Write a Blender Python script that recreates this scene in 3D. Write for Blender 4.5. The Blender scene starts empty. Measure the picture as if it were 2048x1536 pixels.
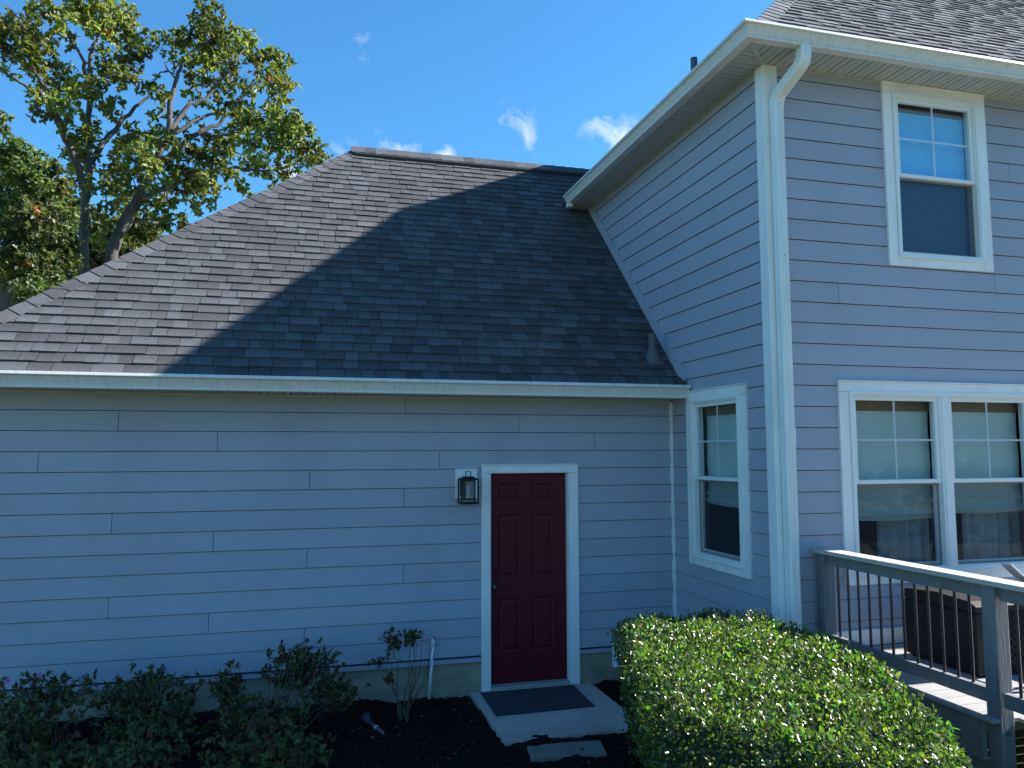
import bpy, math, random
import numpy as np
from mathutils import Vector, Matrix
random.seed(7)
rng = np.random.default_rng(7)
SC = bpy.context.scene
COL = SC.collection

# ------------------------------------------------------------------ camera
CAM = np.array([-3.784, -7.51, 2.266])
YAW, PITCH, ROLL, FPX = math.radians(15.225), math.radians(5.08), math.radians(-0.196), 1564.9
def cam_axes():
    cy, sy, cp, sp = math.cos(YAW), math.sin(YAW), math.cos(PITCH), math.sin(PITCH)
    fw = np.array([sy*cp, cy*cp, sp]); r = np.array([cy, -sy, 0.0]); up = np.cross(r, fw)
    cr, sr = math.cos(ROLL), math.sin(ROLL)
    return cr*r + sr*up, -sr*r + cr*up, fw
RT, UP, FW = cam_axes()
def ray(u, v):                       # photograph pixel (2048 x 1536) -> direction
    return RT*((u-1023.5)/FPX) - UP*((v-767.5)/FPX) + FW
def at(u, v, axis, val):             # pixel on an axis-aligned plane -> point
    d = ray(u, v); i = 'xyz'.index(axis)
    return CAM + d*((val-CAM[i])/d[i])
cd = bpy.data.cameras.new('camera'); cam = bpy.data.objects.new('camera', cd); COL.objects.link(cam)
cd.sensor_width = 36; cd.lens = 36*FPX/2048; cd.clip_start = 0.05; cd.clip_end = 3000
M = Matrix.Identity(4)
for i in range(3):
    M[i][0], M[i][1], M[i][2], M[i][3] = RT[i], UP[i], -FW[i], CAM[i]
cam.matrix_world = M
SC.camera = cam

# ------------------------------------------------------------------ light
SUN = np.array([1.43, -0.05, 1.0]); SUN /= np.linalg.norm(SUN)
sd = bpy.data.lights.new('sun', 'SUN'); sd.energy = 5.0; sd.angle = math.radians(0.53); sd.color = (1.0, 0.95, 0.88)
so = bpy.data.objects.new('sun', sd); COL.objects.link(so); so.location = (20, -4, 20)
so.rotation_euler = Vector(SUN).to_track_quat('Z', 'Y').to_euler()
SC.view_settings.view_transform = 'Standard'; SC.view_settings.look = 'None'
SC.view_settings.exposure = 1.6; SC.view_settings.gamma = 1.0; SC.view_settings.use_curve_mapping = False
SC.cycles.use_denoising = True
SC.cycles.max_bounces = 8; SC.cycles.transparent_max_bounces = 12
SKY_STRENGTH = 0.05
W = bpy.data.worlds.new('World'); SC.world = W; W.use_nodes = True
wn, wl = W.node_tree.nodes, W.node_tree.links
def sky_world():
    bg = wn['Background']
    sky = wn.new('ShaderNodeTexSky'); sky.sky_type = 'NISHITA'; sky.sun_disc = False
    sky.sun_elevation = math.asin(SUN[2]); sky.sun_rotation = math.atan2(SUN[0], SUN[1])
    sky.altitude = 300; sky.air_density = 1.15; sky.dust_density = 0.15; sky.ozone_density = 3.0
    tc = wn.new('ShaderNodeTexCoord')
    def math_(op, a, b=None, c=None):
        n = wn.new('ShaderNodeMath'); n.operation = op
        for i, x in enumerate((a, b, c)):
            if x is None: continue
            if isinstance(x, (int, float)): n.inputs[i].default_value = x
            else: wl.new(x, n.inputs[i])
        return n.outputs[0]
    def dot(vec):
        n = wn.new('ShaderNodeVectorMath'); n.operation = 'DOT_PRODUCT'
        wl.new(tc.outputs['Generated'], n.inputs[0]); n.inputs[1].default_value = tuple(vec)
        return n.outputs['Value']
    # wisps of cloud: (pixel, half-widths in radians, weight)
    cl = [(722, 95, .020, .028, .42), (1018, 238, .026, .019, .5), (1060, 272, .011, .024, .5), (1205, 246, .036, .016, .48),
          (1243, 283, .034, .022, .62), (762, 286, .028, .016, .55), (812, 296, .026, .009, .5), (893, 303, .017, .012, .8),
          (664, 300, .034, .011, .45), (575, 352, .030, .018, .8), (120, 70, .05, .012, .25), (1650, 40, .05, .03, .3)]
    tot = None
    for u, v, sx, sy, w in cl:
        d = ray(u, v); d = d/np.linalg.norm(d)
        r = np.cross(d, (0, 0, 1)); r /= np.linalg.norm(r); uu = np.cross(r, d)
        a = math_('POWER', math_('MULTIPLY', dot(r), 1/sx), 2.0)
        b = math_('POWER', math_('MULTIPLY', dot(uu), 1/sy), 2.0)
        g = math_('MULTIPLY', math_('EXPONENT', math_('MULTIPLY', math_('ADD', a, b), -1.0)), w)
        g = math_('MULTIPLY', g, math_('GREATER_THAN', dot(d), 0.0))
        tot = g if tot is None else math_('ADD', tot, g)
    nz = wn.new('ShaderNodeTexNoise'); nz.inputs['Scale'].default_value = 34; nz.inputs['Detail'].default_value = 7
    nz.inputs['Roughness'].default_value = .62; nz.inputs['Distortion'].default_value = .6
    wl.new(tc.outputs['Generated'], nz.inputs['Vector'])
    f = math_('SUBTRACT', math_('ADD', math_('MULTIPLY', tot, 1.15), math_('MULTIPLY', nz.outputs['Fac'], 2.5)), 1.62)
    f = math_('MULTIPLY', math_('MULTIPLY', f, 1.05), math_('MINIMUM', math_('MULTIPLY', tot, 1.6), 1.0))
    cmp_ = wn.new('ShaderNodeClamp'); wl.new(f, cmp_.inputs[0]); cmp_.inputs['Max'].default_value = .78
    mx = wn.new('ShaderNodeMix'); mx.data_type = 'RGBA'
    tint = wn.new('ShaderNodeMix'); tint.data_type = 'RGBA'; tint.blend_type = 'MULTIPLY'; tint.inputs[0].default_value = 1.0
    wl.new(sky.outputs[0], tint.inputs[6]); tint.inputs[7].default_value = (.58, 1.24, 1.60, 1)      # the clear deep-blue air of the photograph
    wl.new(cmp_.outputs[0], mx.inputs['Factor']); wl.new(tint.outputs[2], mx.inputs[6])
    mx.inputs[7].default_value = (7.0, 7.6, 8.2, 1)
    wl.new(mx.outputs[2], bg.inputs['Color']); bg.inputs['Strength'].default_value = SKY_STRENGTH
sky_world()

# ------------------------------------------------------------------ materials
def mat(name, color, rough=.6, var=.08, scale=6.0, bump=0.0, bscale=80.0, stretch=(1, 1, 1), spec=.5, attr=None,
        rnd=0.0, translucent=0.0, coat=0.0, dirt=None, detail=5.0, metal=0.0, tcol=None):
    m = bpy.data.materials.new(name); m.use_nodes = True
    n, l = m.node_tree.nodes, m.node_tree.links
    b = n['Principled BSDF']; out = n['Material Output']
    b.inputs['Roughness'].default_value = rough; b.inputs['Specular IOR Level'].default_value = spec
    b.inputs['Coat Weight'].default_value = coat; b.inputs['Metallic'].default_value = metal
    geo = n.new('ShaderNodeNewGeometry')
    mp = n.new('ShaderNodeMapping'); mp.inputs['Scale'].default_value = stretch; l.new(geo.outputs['Position'], mp.inputs[0])
    nz = n.new('ShaderNodeTexNoise'); nz.inputs['Scale'].default_value = scale; nz.inputs['Detail'].default_value = detail
    l.new(mp.outputs[0], nz.inputs['Vector'])
    def mixc(kind, fac, a, c):
        x = n.new('ShaderNodeMix'); x.data_type = 'RGBA'; x.blend_type = kind
        for s, vv in ((0, fac), (6, a), (7, c)):
            if hasattr(vv, 'is_linked'): l.new(vv, x.inputs[s])
            else: x.inputs[s].default_value = vv if s == 0 else (*vv, 1)
        return x.outputs[2]
    if attr:
        at_ = n.new('ShaderNodeAttribute'); at_.attribute_name = attr
        base = mixc('MULTIPLY', 1.0, at_.outputs['Color'], color)
    else:
        base = tuple(color)
    mr = n.new('ShaderNodeMapRange'); l.new(nz.outputs['Fac'], mr.inputs[0])
    mr.inputs[1].default_value = .25; mr.inputs[2].default_value = .75
    mr.inputs[3].default_value = 1-var; mr.inputs[4].default_value = 1+var
    val = mr.outputs[0]
    if rnd:
        oi = n.new('ShaderNodeObjectInfo'); m2 = n.new('ShaderNodeMapRange'); l.new(oi.outputs['Random'], m2.inputs[0])
        m2.inputs[3].default_value = 1-rnd; m2.inputs[4].default_value = 1+rnd
        mm = n.new('ShaderNodeMath'); mm.operation = 'MULTIPLY'; l.new(val, mm.inputs[0]); l.new(m2.outputs[0], mm.inputs[1]); val = mm.outputs[0]
    cc = n.new('ShaderNodeCombineColor')
    for i in range(3): l.new(val, cc.inputs[i])
    colr = mixc('MULTIPLY', 1.0, base, cc.outputs[0])
    if dirt:                                             # (colour, scale, amount, stretch)
        dm = n.new('ShaderNodeMapping'); dm.inputs['Scale'].default_value = dirt[3]; l.new(geo.outputs['Position'], dm.inputs[0])
        dn = n.new('ShaderNodeTexNoise'); dn.inputs['Scale'].default_value = dirt[1]; dn.inputs['Detail'].default_value = 6
        l.new(dm.outputs[0], dn.inputs['Vector'])
        dr = n.new('ShaderNodeMapRange'); l.new(dn.outputs['Fac'], dr.inputs[0])
        dr.inputs[1].default_value = .46; dr.inputs[2].default_value = .74; dr.inputs[3].default_value = 0; dr.inputs[4].default_value = dirt[2]
        colr = mixc('MIX', dr.outputs[0], colr, dirt[0])
    l.new(colr, b.inputs['Base Color'])
    if bump:
        bz = n.new('ShaderNodeTexNoise'); bz.inputs['Scale'].default_value = bscale; bz.inputs['Detail'].default_value = 4
        l.new(mp.outputs[0], bz.inputs['Vector'])
        bp = n.new('ShaderNodeBump'); bp.inputs['Strength'].default_value = bump; bp.inputs['Distance'].default_value = .01
        l.new(bz.outputs['Fac'], bp.inputs['Height']); l.new(bp.outputs[0], b.inputs['Normal'])
    if translucent:
        tr = n.new('ShaderNodeBsdfTranslucent'); mx = n.new('ShaderNodeMixShader'); mx.inputs[0].default_value = translucent
        l.new(mixc('MULTIPLY', 1.0, colr, tcol or (1.6, 1.7, .8)), tr.inputs['Color'])
        l.new(b.outputs[0], mx.inputs[1]); l.new(tr.outputs[0], mx.inputs[2]); l.new(mx.outputs[0], out.inputs['Surface'])
    return m

def glass_mat(name, tint=(.86, .92, .94), refl=1.0, wav=.0):
    m = bpy.data.materials.new(name); m.use_nodes = True
    n, l = m.node_tree.nodes, m.node_tree.links
    n.remove(n['Principled BSDF']); out = n['Material Output']
    t = n.new('ShaderNodeBsdfTransparent'); t.inputs[0].default_value = (*tint, 1)
    g = n.new('ShaderNodeBsdfGlossy'); g.inputs['Roughness'].default_value = .01
    f = n.new('ShaderNodeLayerWeight'); p5 = n.new('ShaderNodeMath'); p5.operation = 'POWER'; p5.inputs[1].default_value = 5.0; l.new(f.outputs['Facing'], p5.inputs[0])
    k = n.new('ShaderNodeMath'); k.operation = 'MULTIPLY_ADD'; k.use_clamp = True; k.inputs[1].default_value = .92; k.inputs[2].default_value = .075*refl; l.new(p5.outputs[0], k.inputs[0])
    if wav:
        nz = n.new('ShaderNodeTexNoise'); nz.inputs['Scale'].default_value = 3.5; nz.inputs['Detail'].default_value = 1
        ge = n.new('ShaderNodeNewGeometry'); l.new(ge.outputs['Position'], nz.inputs['Vector'])
        bp = n.new('ShaderNodeBump'); bp.inputs['Strength'].default_value = wav; bp.inputs['Distance'].default_value = .01
        l.new(nz.outputs['Fac'], bp.inputs['Height']); l.new(bp.outputs[0], g.inputs['Normal'])
    mx = n.new('ShaderNodeMixShader'); l.new(k.outputs[0], mx.inputs[0]); l.new(t.outputs[0], mx.inputs[1]); l.new(g.outputs[0], mx.inputs[2])
    l.new(mx.outputs[0], out.inputs['Surface'])
    return m
def screen_mat(name, alpha=.55):
    m = bpy.data.materials.new(name); m.use_nodes = True
    n, l = m.node_tree.nodes, m.node_tree.links
    b = n['Principled BSDF']; b.inputs['Base Color'].default_value = (.026, .022, .045, 1); b.inputs['Roughness'].default_value = .6
    b.inputs['Alpha'].default_value = alpha
    return m

SIDING = mat('siding_paint', (.350, .372, .450), .55, .05, 2.2, .22, 6.0, (2.2, 2.2, 42), rnd=.035, dirt=((.26, .27, .30), 1.1, .30, (1.3, 1.3, .45)))
TRIM = mat('white_trim_paint', (.82, .82, .825), .45, .04, 3, .05, 60, dirt=((.45, .45, .42), 2.2, .35, (2, 2, .6)))
GUTTER = mat('gutter_aluminium', (.66, .66, .64), .38, .05, 5, dirt=((.34, .36, .31), 3.0, .38, (11, 11, .6)))
GUTTER_LIP = mat('gutter_weathered', (.75, .78, .79), .38, .05, 5, dirt=((.46, .46, .42), 5.0, .30, (14, 14, .35)))
SOFFIT = mat('soffit_vinyl', (.42, .44, .43), .5, .04, 4)
DARK = mat('dark_gap', (.012, .013, .016), .9, .1)
SHEATH = mat('wall_sheathing', (.02, .022, .03), .9, .1)  # near-black, so the added grooves between laps read as shadow lines
VINYL = mat('window_vinyl', (.76, .78, .78), .35, .02, 3)
SCREENF = mat('screen_frame_tan', (.20, .19, .18), .5, .03)
GLASS = glass_mat('window_glass', wav=.06)
SCREEN = screen_mat('insect_screen', .30)
SCREEN2 = screen_mat('insect_screen_dense', .62)
SHADE = mat('roman_shade_cloth', (.50, .60, .56), .9, .06, 5, .2, 200)
CELL = mat('cellular_shade_cloth', (.20, .62, 1.0), .8, .03, 6, .4, 8, (.1, .1, 30))  # white cloth, with blue sky light and reflection put into its colour
CURT = mat('curtain_cloth', (.42, .48, .50), .9, .35, 9, .1, 40)
WOODHEAD = mat('shade_headrail', (.20, .13, .08), .6, .1)
ROOM = mat('room_paint', (.04, .04, .045), .9, .05)
SHINGLE = mat('asphalt_shingle', (1, 1, 1), .92, .34, 95, .6, 260, attr='tone', spec=.12, detail=2)
FOUND = mat('parged_concrete', (.30, .275, .205), .9, .16, 5, .3, 60, dirt=((.12, .12, .10), 3.2, .6, (1, 1, 2.5)))
PAD = mat('pad_concrete', (.47, .42, .39), .9, .22, 40, .5, 130, dirt=((.20, .20, .19), 2.0, .6, (1, 1, 1)))
STONE = mat('bluestone', (.17, .175, .155), .8, .2, 9, .3, 60)
MAT_ = mat('doormat_carpet', (.035, .042, .06), .95, .3, 140, .9, 300)
DOORP = mat('door_burgundy', (.108, .008, .014), .55, .06, 4, .05, 90, (6, 6, 1), spec=.22)
METAL = mat('knob_metal', (.13, .12, .11), .3, .05, metal=1.0)
BLACKM = mat('lantern_black', (.008, .009, .012), .55, .1, spec=.25)
BULBG = mat('bulb_glass', (.55, .56, .56), .25, .02)
THRESH = mat('threshold_alu', (.34, .34, .33), .45, .08, 20)
MULCH = mat('mulch', (.0105, .0085, .0085), .95, .5, 30, .8, 60, spec=.1)
CHIP = mat('mulch_chips', (1, 1, 1), .95, .3, 60, attr='tone', spec=.1)
LAWN = mat('lawn_grass', (.128, .132, .056), .95, .35, 2.0, .6, 40, detail=8)
PVC = mat('pvc_white', (.74, .76, .77), .4, .03)
DECKW = mat('deck_composite', (.28, .275, .275), .7, .12, 5, .25, 14, (1, 8, 8), rnd=.06)
DECKP = mat('deck_grey_paint', (.165, .172, .18), .75, .16, 5, .35, 22, (4, 4, .5), dirt=((.10, .10, .10), 3.0, .5, (7, 7, .8)))
CAPW = mat('handrail_grey', (.43, .42, .40), .75, .12, 6, .35, 40, (8, .7, 8), dirt=((.28, .27, .26), 4.0, .5, (8, .8, 8)))
BALM = mat('baluster_black', (.016, .016, .022), .35, .1)
BOXM = mat('resin_brown', (.018, .015, .015), .6, .12, 8, spec=.2)
HEDGEL = mat('hedge_leaf', (1, 1, 1), .26, .12, 4, attr='tone', translucent=.38, spec=.7, tcol=(2.2, 2.8, .95))
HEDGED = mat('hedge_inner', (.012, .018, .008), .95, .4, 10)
AZLEAF = mat('azalea_leaf', (1, 1, 1), .55, .12, 5, attr='tone', translucent=.18, spec=.2)
TWIG = mat('twig_bark', (.10, .085, .065), .85, .25, 20)
OAKL = mat('oak_leaf', (1, 1, 1), .46, .15, 2, attr='tone', translucent=.42, spec=.4)
BARK = mat('oak_bark', (.072, .066, .060), .9, .35, 4, .8, 14, (3, 3, .6))
FLOWER = mat('azalea_petal', (.55, .16, .62), .6, .1, translucent=.3, tcol=(1, 1, 1))
SIGNW = mat('sign_white', (.78, .79, .82), .4, .02)
SIGNB = mat('sign_navy', (.03, .03, .16), .4, .02)
SIGNP = mat('sign_purple', (.20, .19, .36), .4, .02)
PIPEG = mat('pipe_grey', (.085, .09, .10), .6, .12, 12)
FLASH = mat('kickout_brown', (.085, .045, .03), .5, .1, 20)
PALE = mat('dry_litter', (1, 1, 1), .9, .2, 60, attr='tone')

# ------------------------------------------------------------------ mesh helpers
def wloc(o):
    v = Vector((0, 0, 0))
    while o is not None:
        v += o.location; o = o.parent
    return v
def link(o, parent=None):
    COL.objects.link(o)
    if parent is not None: o.parent = parent
    return o
def empty(name, loc=(0, 0, 0), label=None, cat=None, group=None):
    o = bpy.data.objects.new(name, None); o.empty_display_size = .1; COL.objects.link(o); o.location = loc
    tag(o, label, cat, group); return o
def tag(o, label=None, cat=None, group=None, kind=None):
    for k, v in (('label', label), ('category', cat), ('group', group), ('kind', kind)):
        if v: o[k] = v
    return o
class MB:
    def __init__(s): s.v, s.f, s.c, s.mi = [], [], [], []
    def add(s, pts, faces, col=None, mi=0):
        b = len(s.v); s.v += [tuple(p) for p in pts]
        for f in faces: s.f.append(tuple(b+i for i in f)); s.c.append(col); s.mi.append(mi)
        return s
    def hexa(s, p, col=None, mi=0):       # 4 lower points ccw seen from above, 4 upper
        return s.add(p, [(3, 2, 1, 0), (4, 5, 6, 7), (0, 1, 5, 4), (1, 2, 6, 5), (2, 3, 7, 6), (3, 0, 4, 7)], col, mi)
    def box(s, a, b, col=None, mi=0):
        x0, x1 = sorted((a[0], b[0])); y0, y1 = sorted((a[1], b[1])); z0, z1 = sorted((a[2], b[2]))
        return s.hexa([(x0, y0, z0), (x1, y0, z0), (x1, y1, z0), (x0, y1, z0), (x0, y0, z1), (x1, y0, z1), (x1, y1, z1), (x0, y1, z1)], col, mi)
    def prism(s, A, B, col=None):         # two matching rings of points
        n = len(A); return s.add(list(A)+list(B), [tuple(range(n-1, -1, -1)), tuple(range(n, 2*n))] + [(i, (i+1) % n, n+(i+1) % n, n+i) for i in range(n)], col)
    def tube(s, path, rad, n=8, col=None, cap=True):
        path = [Vector(p) for p in path]; k = len(path)
        if not hasattr(rad, '__len__'): rad = [rad]*k
        ref = None; rings = []
        for i, p in enumerate(path):
            t = (path[min(i+1, k-1)]-path[max(i-1, 0)]).normalized()
            if ref is None:
                ref = t.orthogonal().normalized()
            ref = (ref - t*ref.dot(t)).normalized(); q = t.cross(ref)
            rings.append([p+(ref*math.cos(2*math.pi*j/n)+q*math.sin(2*math.pi*j/n))*rad[i] for j in range(n)])
        pts = [q for r in rings for q in r]; fs = []
        for i in range(k-1):
            for j in range(n): fs.append((i*n+j, i*n+(j+1) % n, (i+1)*n+(j+1) % n, (i+1)*n+j))
        if cap: fs.append(tuple(range(n-1, -1, -1))); fs.append(tuple(range((k-1)*n, k*n)))
        return s.add(pts, fs, col)
    def build(s, name, m, parent=None, smooth=False, bevel=0.0, mats=None, segs=2):
        off = wloc(parent) if parent is not None else Vector((0, 0, 0))
        me = bpy.data.meshes.new(name)
        me.from_pydata([(p[0]-off.x, p[1]-off.y, p[2]-off.z) for p in s.v], [], s.f)
        for mm in (mats or [m]): me.materials.append(mm)
        if mats: me.polygons.foreach_set('material_index', s.mi)
        if any(c is not None for c in s.c):
            ca = me.color_attributes.new('tone', 'FLOAT_COLOR', 'CORNER'); arr = []
            for f, c in zip(s.f, s.c):
                if c is not None and hasattr(c[0], '__len__'):
                    for q in c: arr += [*q, 1.0]
                else:
                    arr += [*(c or (1, 1, 1)), 1.0]*len(f)
            ca.data.foreach_set('color', arr)
        if smooth: me.polygons.foreach_set('use_smooth', [True]*len(me.polygons))
        me.update()
        o = bpy.data.objects.new(name, me); link(o, parent)
        if bevel:
            bm = o.modifiers.new('bevel', 'BEVEL'); bm.width = bevel; bm.segments = segs; bm.limit_method = 'ANGLE'
        return o
def np_mesh(name, m, verts, faces, cols, parent=None, smooth=False):     # cols: one colour per face
    verts = np.asarray(verts, np.float64); faces = np.asarray(faces, np.int32)
    off = np.array(wloc(parent)) if parent is not None else np.zeros(3)
    me = bpy.data.meshes.new(name); nf, k = faces.shape
    me.vertices.add(len(verts)); me.vertices.foreach_set('co', (verts-off).ravel().astype(np.float32))
    me.loops.add(nf*k); me.loops.foreach_set('vertex_index', faces.ravel())
    me.polygons.add(nf); me.polygons.foreach_set('loop_start', np.arange(nf, dtype=np.int32)*k)
    me.materials.append(m)
    if cols is not None:
        ca = me.color_attributes.new('tone', 'FLOAT_COLOR', 'CORNER')
        c4 = np.ones((nf, k, 4), np.float32); c4[:, :, :3] = np.asarray(cols)[:, None, :]
        ca.data.foreach_set('color', c4.ravel())
    me.update(calc_edges=True); me.validate()
    if smooth: me.polygons.foreach_set('use_smooth', [True]*nf)
    o = bpy.data.objects.new(name, me); link(o, parent); return o
def leaves(P, D, N, L, Wd, cols, name, m, parent, fold=.25, droop=.0):
    """folded six-point leaves: base point P, direction D, face normal N, length L, half width Wd"""
    D = D/np.linalg.norm(D, axis=1)[:, None]
    S = np.cross(D, N); S /= np.linalg.norm(S, axis=1)[:, None]+1e-9
    N = np.cross(S, D); L = L[:, None]; Wd = Wd[:, None]
    tip = P+D*L-N*L*droop
    a = P+D*L*.33; b = P+D*L*.70-N*L*droop*.4
    v = np.stack([P, a+S*Wd+N*Wd*fold, b+S*Wd*.82+N*Wd*fold, tip, b-S*Wd*.82+N*Wd*fold, a-S*Wd+N*Wd*fold], 1).reshape(-1, 3)
    i = np.arange(len(P))[:, None]*6
    f = np.concatenate([i+np.array([[0, 1, 2, 3]]), i+np.array([[0, 3, 4, 5]])], 1).reshape(-1, 4)
    return np_mesh(name, m, v, f, np.repeat(cols, 2, 0), parent)
def rand_dirs(n):
    d = rng.normal(size=(n, 3)); return d/np.linalg.norm(d, axis=1)[:, None]
def tones(n, base, dv=.25, hue=.12):
    base = np.asarray(base); k = 1+dv*rng.uniform(-1, 1, (n, 1)); return np.clip(base*k*(1+hue*rng.uniform(-1, 1, (n, 3))), 0, 1)

# ================================================================== HOUSE
D = 1.847                       # the two-storey block stands this far in front of the garage wall
E = .1778                       # lap exposure
ZK0 = 2.649
house = empty('house', (0, 0, 0), 'grey-blue lap sided house with garage wing, white trim and dark shingle roofs', 'house')
class Frame:                    # wall-local coordinates: a along the wall, d outward, z
    def __init__(s, kind): s.k = kind
    def p(s, a, d, z):
        if s.k == 'garage': return (a, -d, z)
        if s.k == 'front': return (a, -D-d, z)
        return (-d, a, z)
GA, FR, SI = Frame('garage'), Frame('front'), Frame('side')
def fbox(mb, F, a0, a1, d0, d1, z0, z1): return mb.box(F.p(a0, d0, z0), F.p(a1, d1, z1))

def wall_with_openings(F, a0, a1, z0, z1, ops, dback, dfront, name='wall'):
    mb = MB(); xs = sorted({a0, a1, *[q for o in ops for q in o[:2]]})
    for xa, xb in zip(xs, xs[1:]):
        seg = [(z0, z1)]
        for o in ops:
            if o[0] < (xa+xb)/2 < o[1]:
                seg = [t for s_ in seg for t in ((s_[0], min(o[2], s_[1])), (max(o[3], s_[0]), s_[1]))]
        for s_ in seg:
            if s_[1]-s_[0] > 1e-4: fbox(mb, F, xa, xb, dback, dfront, *s_)
    return mb.build(name, SHEATH, house)
def planks(F, parent, a0, a1, kmin, kmax, ztop, ops, joints, clip=None):
    for k in range(kmin, kmax+1):
        zb = ZK0-k*E; zt = min(zb+E, ztop)
        if zt-zb < .01: continue
        cuts = sorted(j for j in joints.get(k, []) if a0 < j < a1)
        ends = [a0, *cuts, a1]
        for p0, p1 in zip(ends, ends[1:]):
            g0 = p0+(.0024 if p0 != a0 else 0); g1 = p1-(.0024 if p1 != a1 else 0)
            rects = [(g0, g1, zb+.0058, zt)]  # groove left under each lap, added to imitate the butt's shadow line
            for o in ops:
                nr = []
                for r in rects:
                    if o[1] <= r[0] or o[0] >= r[1] or o[3] <= r[2] or o[2] >= r[3]: nr.append(r); continue
                    if r[0] < o[0]: nr.append((r[0], o[0], r[2], r[3]))
                    if r[1] > o[1]: nr.append((o[1], r[1], r[2], r[3]))
                    m0, m1 = max(r[0], o[0]), min(r[1], o[1])
                    if r[2] < o[2]: nr.append((m0, m1, r[2], o[2]))
                    if r[3] > o[3]: nr.append((m0, m1, o[3], r[3]))
                rects = nr
            for r0, r1, za, zc in rects:
                if r1-r0 < .02 or zc-za < .012: continue
                def dd(z): return .006-.011*(z-zb)/E         # face leans back towards the course above
                ex = 0
                zt2 = zc+ex
                pts = []
                for z, d in ((za, dd(za)-.0105), (za, dd(za)), (zt2, dd(zc)-.0018*(ex > 0)), (zt2, dd(zc)-.0085)):
                    pts.append((z, d))
                e0 = [(r0, z) for z, _ in pts]; e1 = [(r1, z) for z, _ in pts]
                if clip:                                       # roof line: keep a < clip(z)
                    c0 = clip(za)
                    if r0 >= clip(zt2)-0 and r0 >= c0: continue
                    e1 = [(min(r1, clip(z)), z) for z, _ in pts]
                    e0 = [(min(r0, clip(z)), z) for z, _ in pts]
                A = [F.p(a, d, z) for (a, z), (_, d) in zip(e0, pts)]; B = [F.p(a, d, z) for (a, z), (_, d) in zip(e1, pts)]
                MB().prism(A, B).build('siding_plank', SIDING, parent)

# ---- walls
DOOR_OP = (-1.963, -1.163, 0.0, 2.075)
W_SIDE = (-1.448, -.363, 1.183, 2.878)
W_UP = (1.197, 2.33, 3.906, 5.585)
W_LOW = (.615, 2.775, 1.164, 2.878)
def inner(w, m=.07): return (w[0]+m, w[1]-m, w[2]+m, w[3]-m)
gw = wall_with_openings(GA, -6.60, -.012, .30, 2.83, [DOOR_OP], -.13, -.012)
sw = wall_with_openings(SI, -1.72, 5.5, .30, 5.60, [inner(W_SIDE)], -.13, -.012)
fw_ = wall_with_openings(FR, .012, 11.6, .30, 5.60, [inner(W_UP), inner(W_LOW)], -.13, -.012)
mb = MB()
mb.box((-6.6, 0, .3), (-6.48, 6.4, 2.83)); mb.box((-6.48, 6.28, .3), (0, 6.4, 2.83)); mb.box((11.48, -D+.13, .3), (11.6, 5.5, 5.6)); mb.box((.13, 5.38, .3), (11.48, 5.5, 5.6))
mb.build('wall', SIDING, house)
mb = MB(); mb.box((.14, -D+.14, 2.95), (11.4, 5.3, 3.15)); mb.box((.14, -D+3.5, .3), (11.4, -D+3.6, 5.55)); mb.box((.14, -D+.14, .3), (11.4, 5.3, .4))
mb.box((.14, -D+.14, 5.5), (11.4, 5.3, 5.56)); mb.box((3.6, -D+.14, .4), (3.7, 1.6, 5.5)); mb.build('interior_wall', ROOM, house)
J = {0: [-2.80], 1: [-5.31, -1.67], 2: [-4.49, -.87], 3: [-5.92, -2.47], 4: [-3.68], 5: [-2.81], 6: [-5.33], 7: [-4.50], 8: [-3.69],
     9: [-2.81], 10: [-5.33], 11: [-4.52], 12: [-3.70]}
planks(GA, gw, -6.58, -.026, 0, 13, 2.808, [(DOOR_OP[0]-.05, DOOR_OP[1]+.05, -1, DOOR_OP[3]+.05)], J)
JS = {-15: [-.92], -14: [.02], -13: [1.05], -10: [-.35], -8: [.4], 5: [], 9: [-.55]}
planks(SI, sw, -1.75, 2.45, -16, 13, 5.572, [inner(W_SIDE, .04)], JS, clip=lambda z: max(-.026, z-3.249-.10) if z > 2.95 else -.026)
JF = {-6: [2.36], -5: [.67], -12: [2.6], -3: [3.0], 0: [], 3: [], 12: [1.9]}
planks(FR, fw_, .118, 3.9, -16, 11, 5.572, [inner(W_UP, .04), inner(W_LOW, .04)], JF)
MB().box((3.9, -D-.004, .7), (11.6, -D+.01, 5.57)).build('siding_plank', SIDING, fw_)
# foundation, water table strip
mb = MB(); mb.box((-6.56, .012, -.4), (-1.96, .2, .292)); mb.box((-1.165, .012, -.4), (0, .2, .292)); mb.box((-1.96, .02, -.4), (-1.165, .2, -.002))
mb.box((.012, -D+.01, -.4), (11.5, -D+.2, .292)); mb.box((.012, -D+.2, -.4), (.2, .012, .292)); mb.box((-6.56, .2, -.4), (-6.4, 6.35, .292))
mb.build('foundation', FOUND, house)
mb = MB(); mb.box((-6.58, -.012, .286), (-2.057, .05, .324)); mb.box((-1.058, -.012, .286), (-.03, .05, .324)); mb.box((-.012, -1.74, .286), (.05, -.03, .324))
mb.build('water_table', SIDING, house)
MB().box((.125, -D-.03, .675), (3.9, -D-.002, .80)).build('skirt_board', TRIM, house, bevel=.002)

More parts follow.
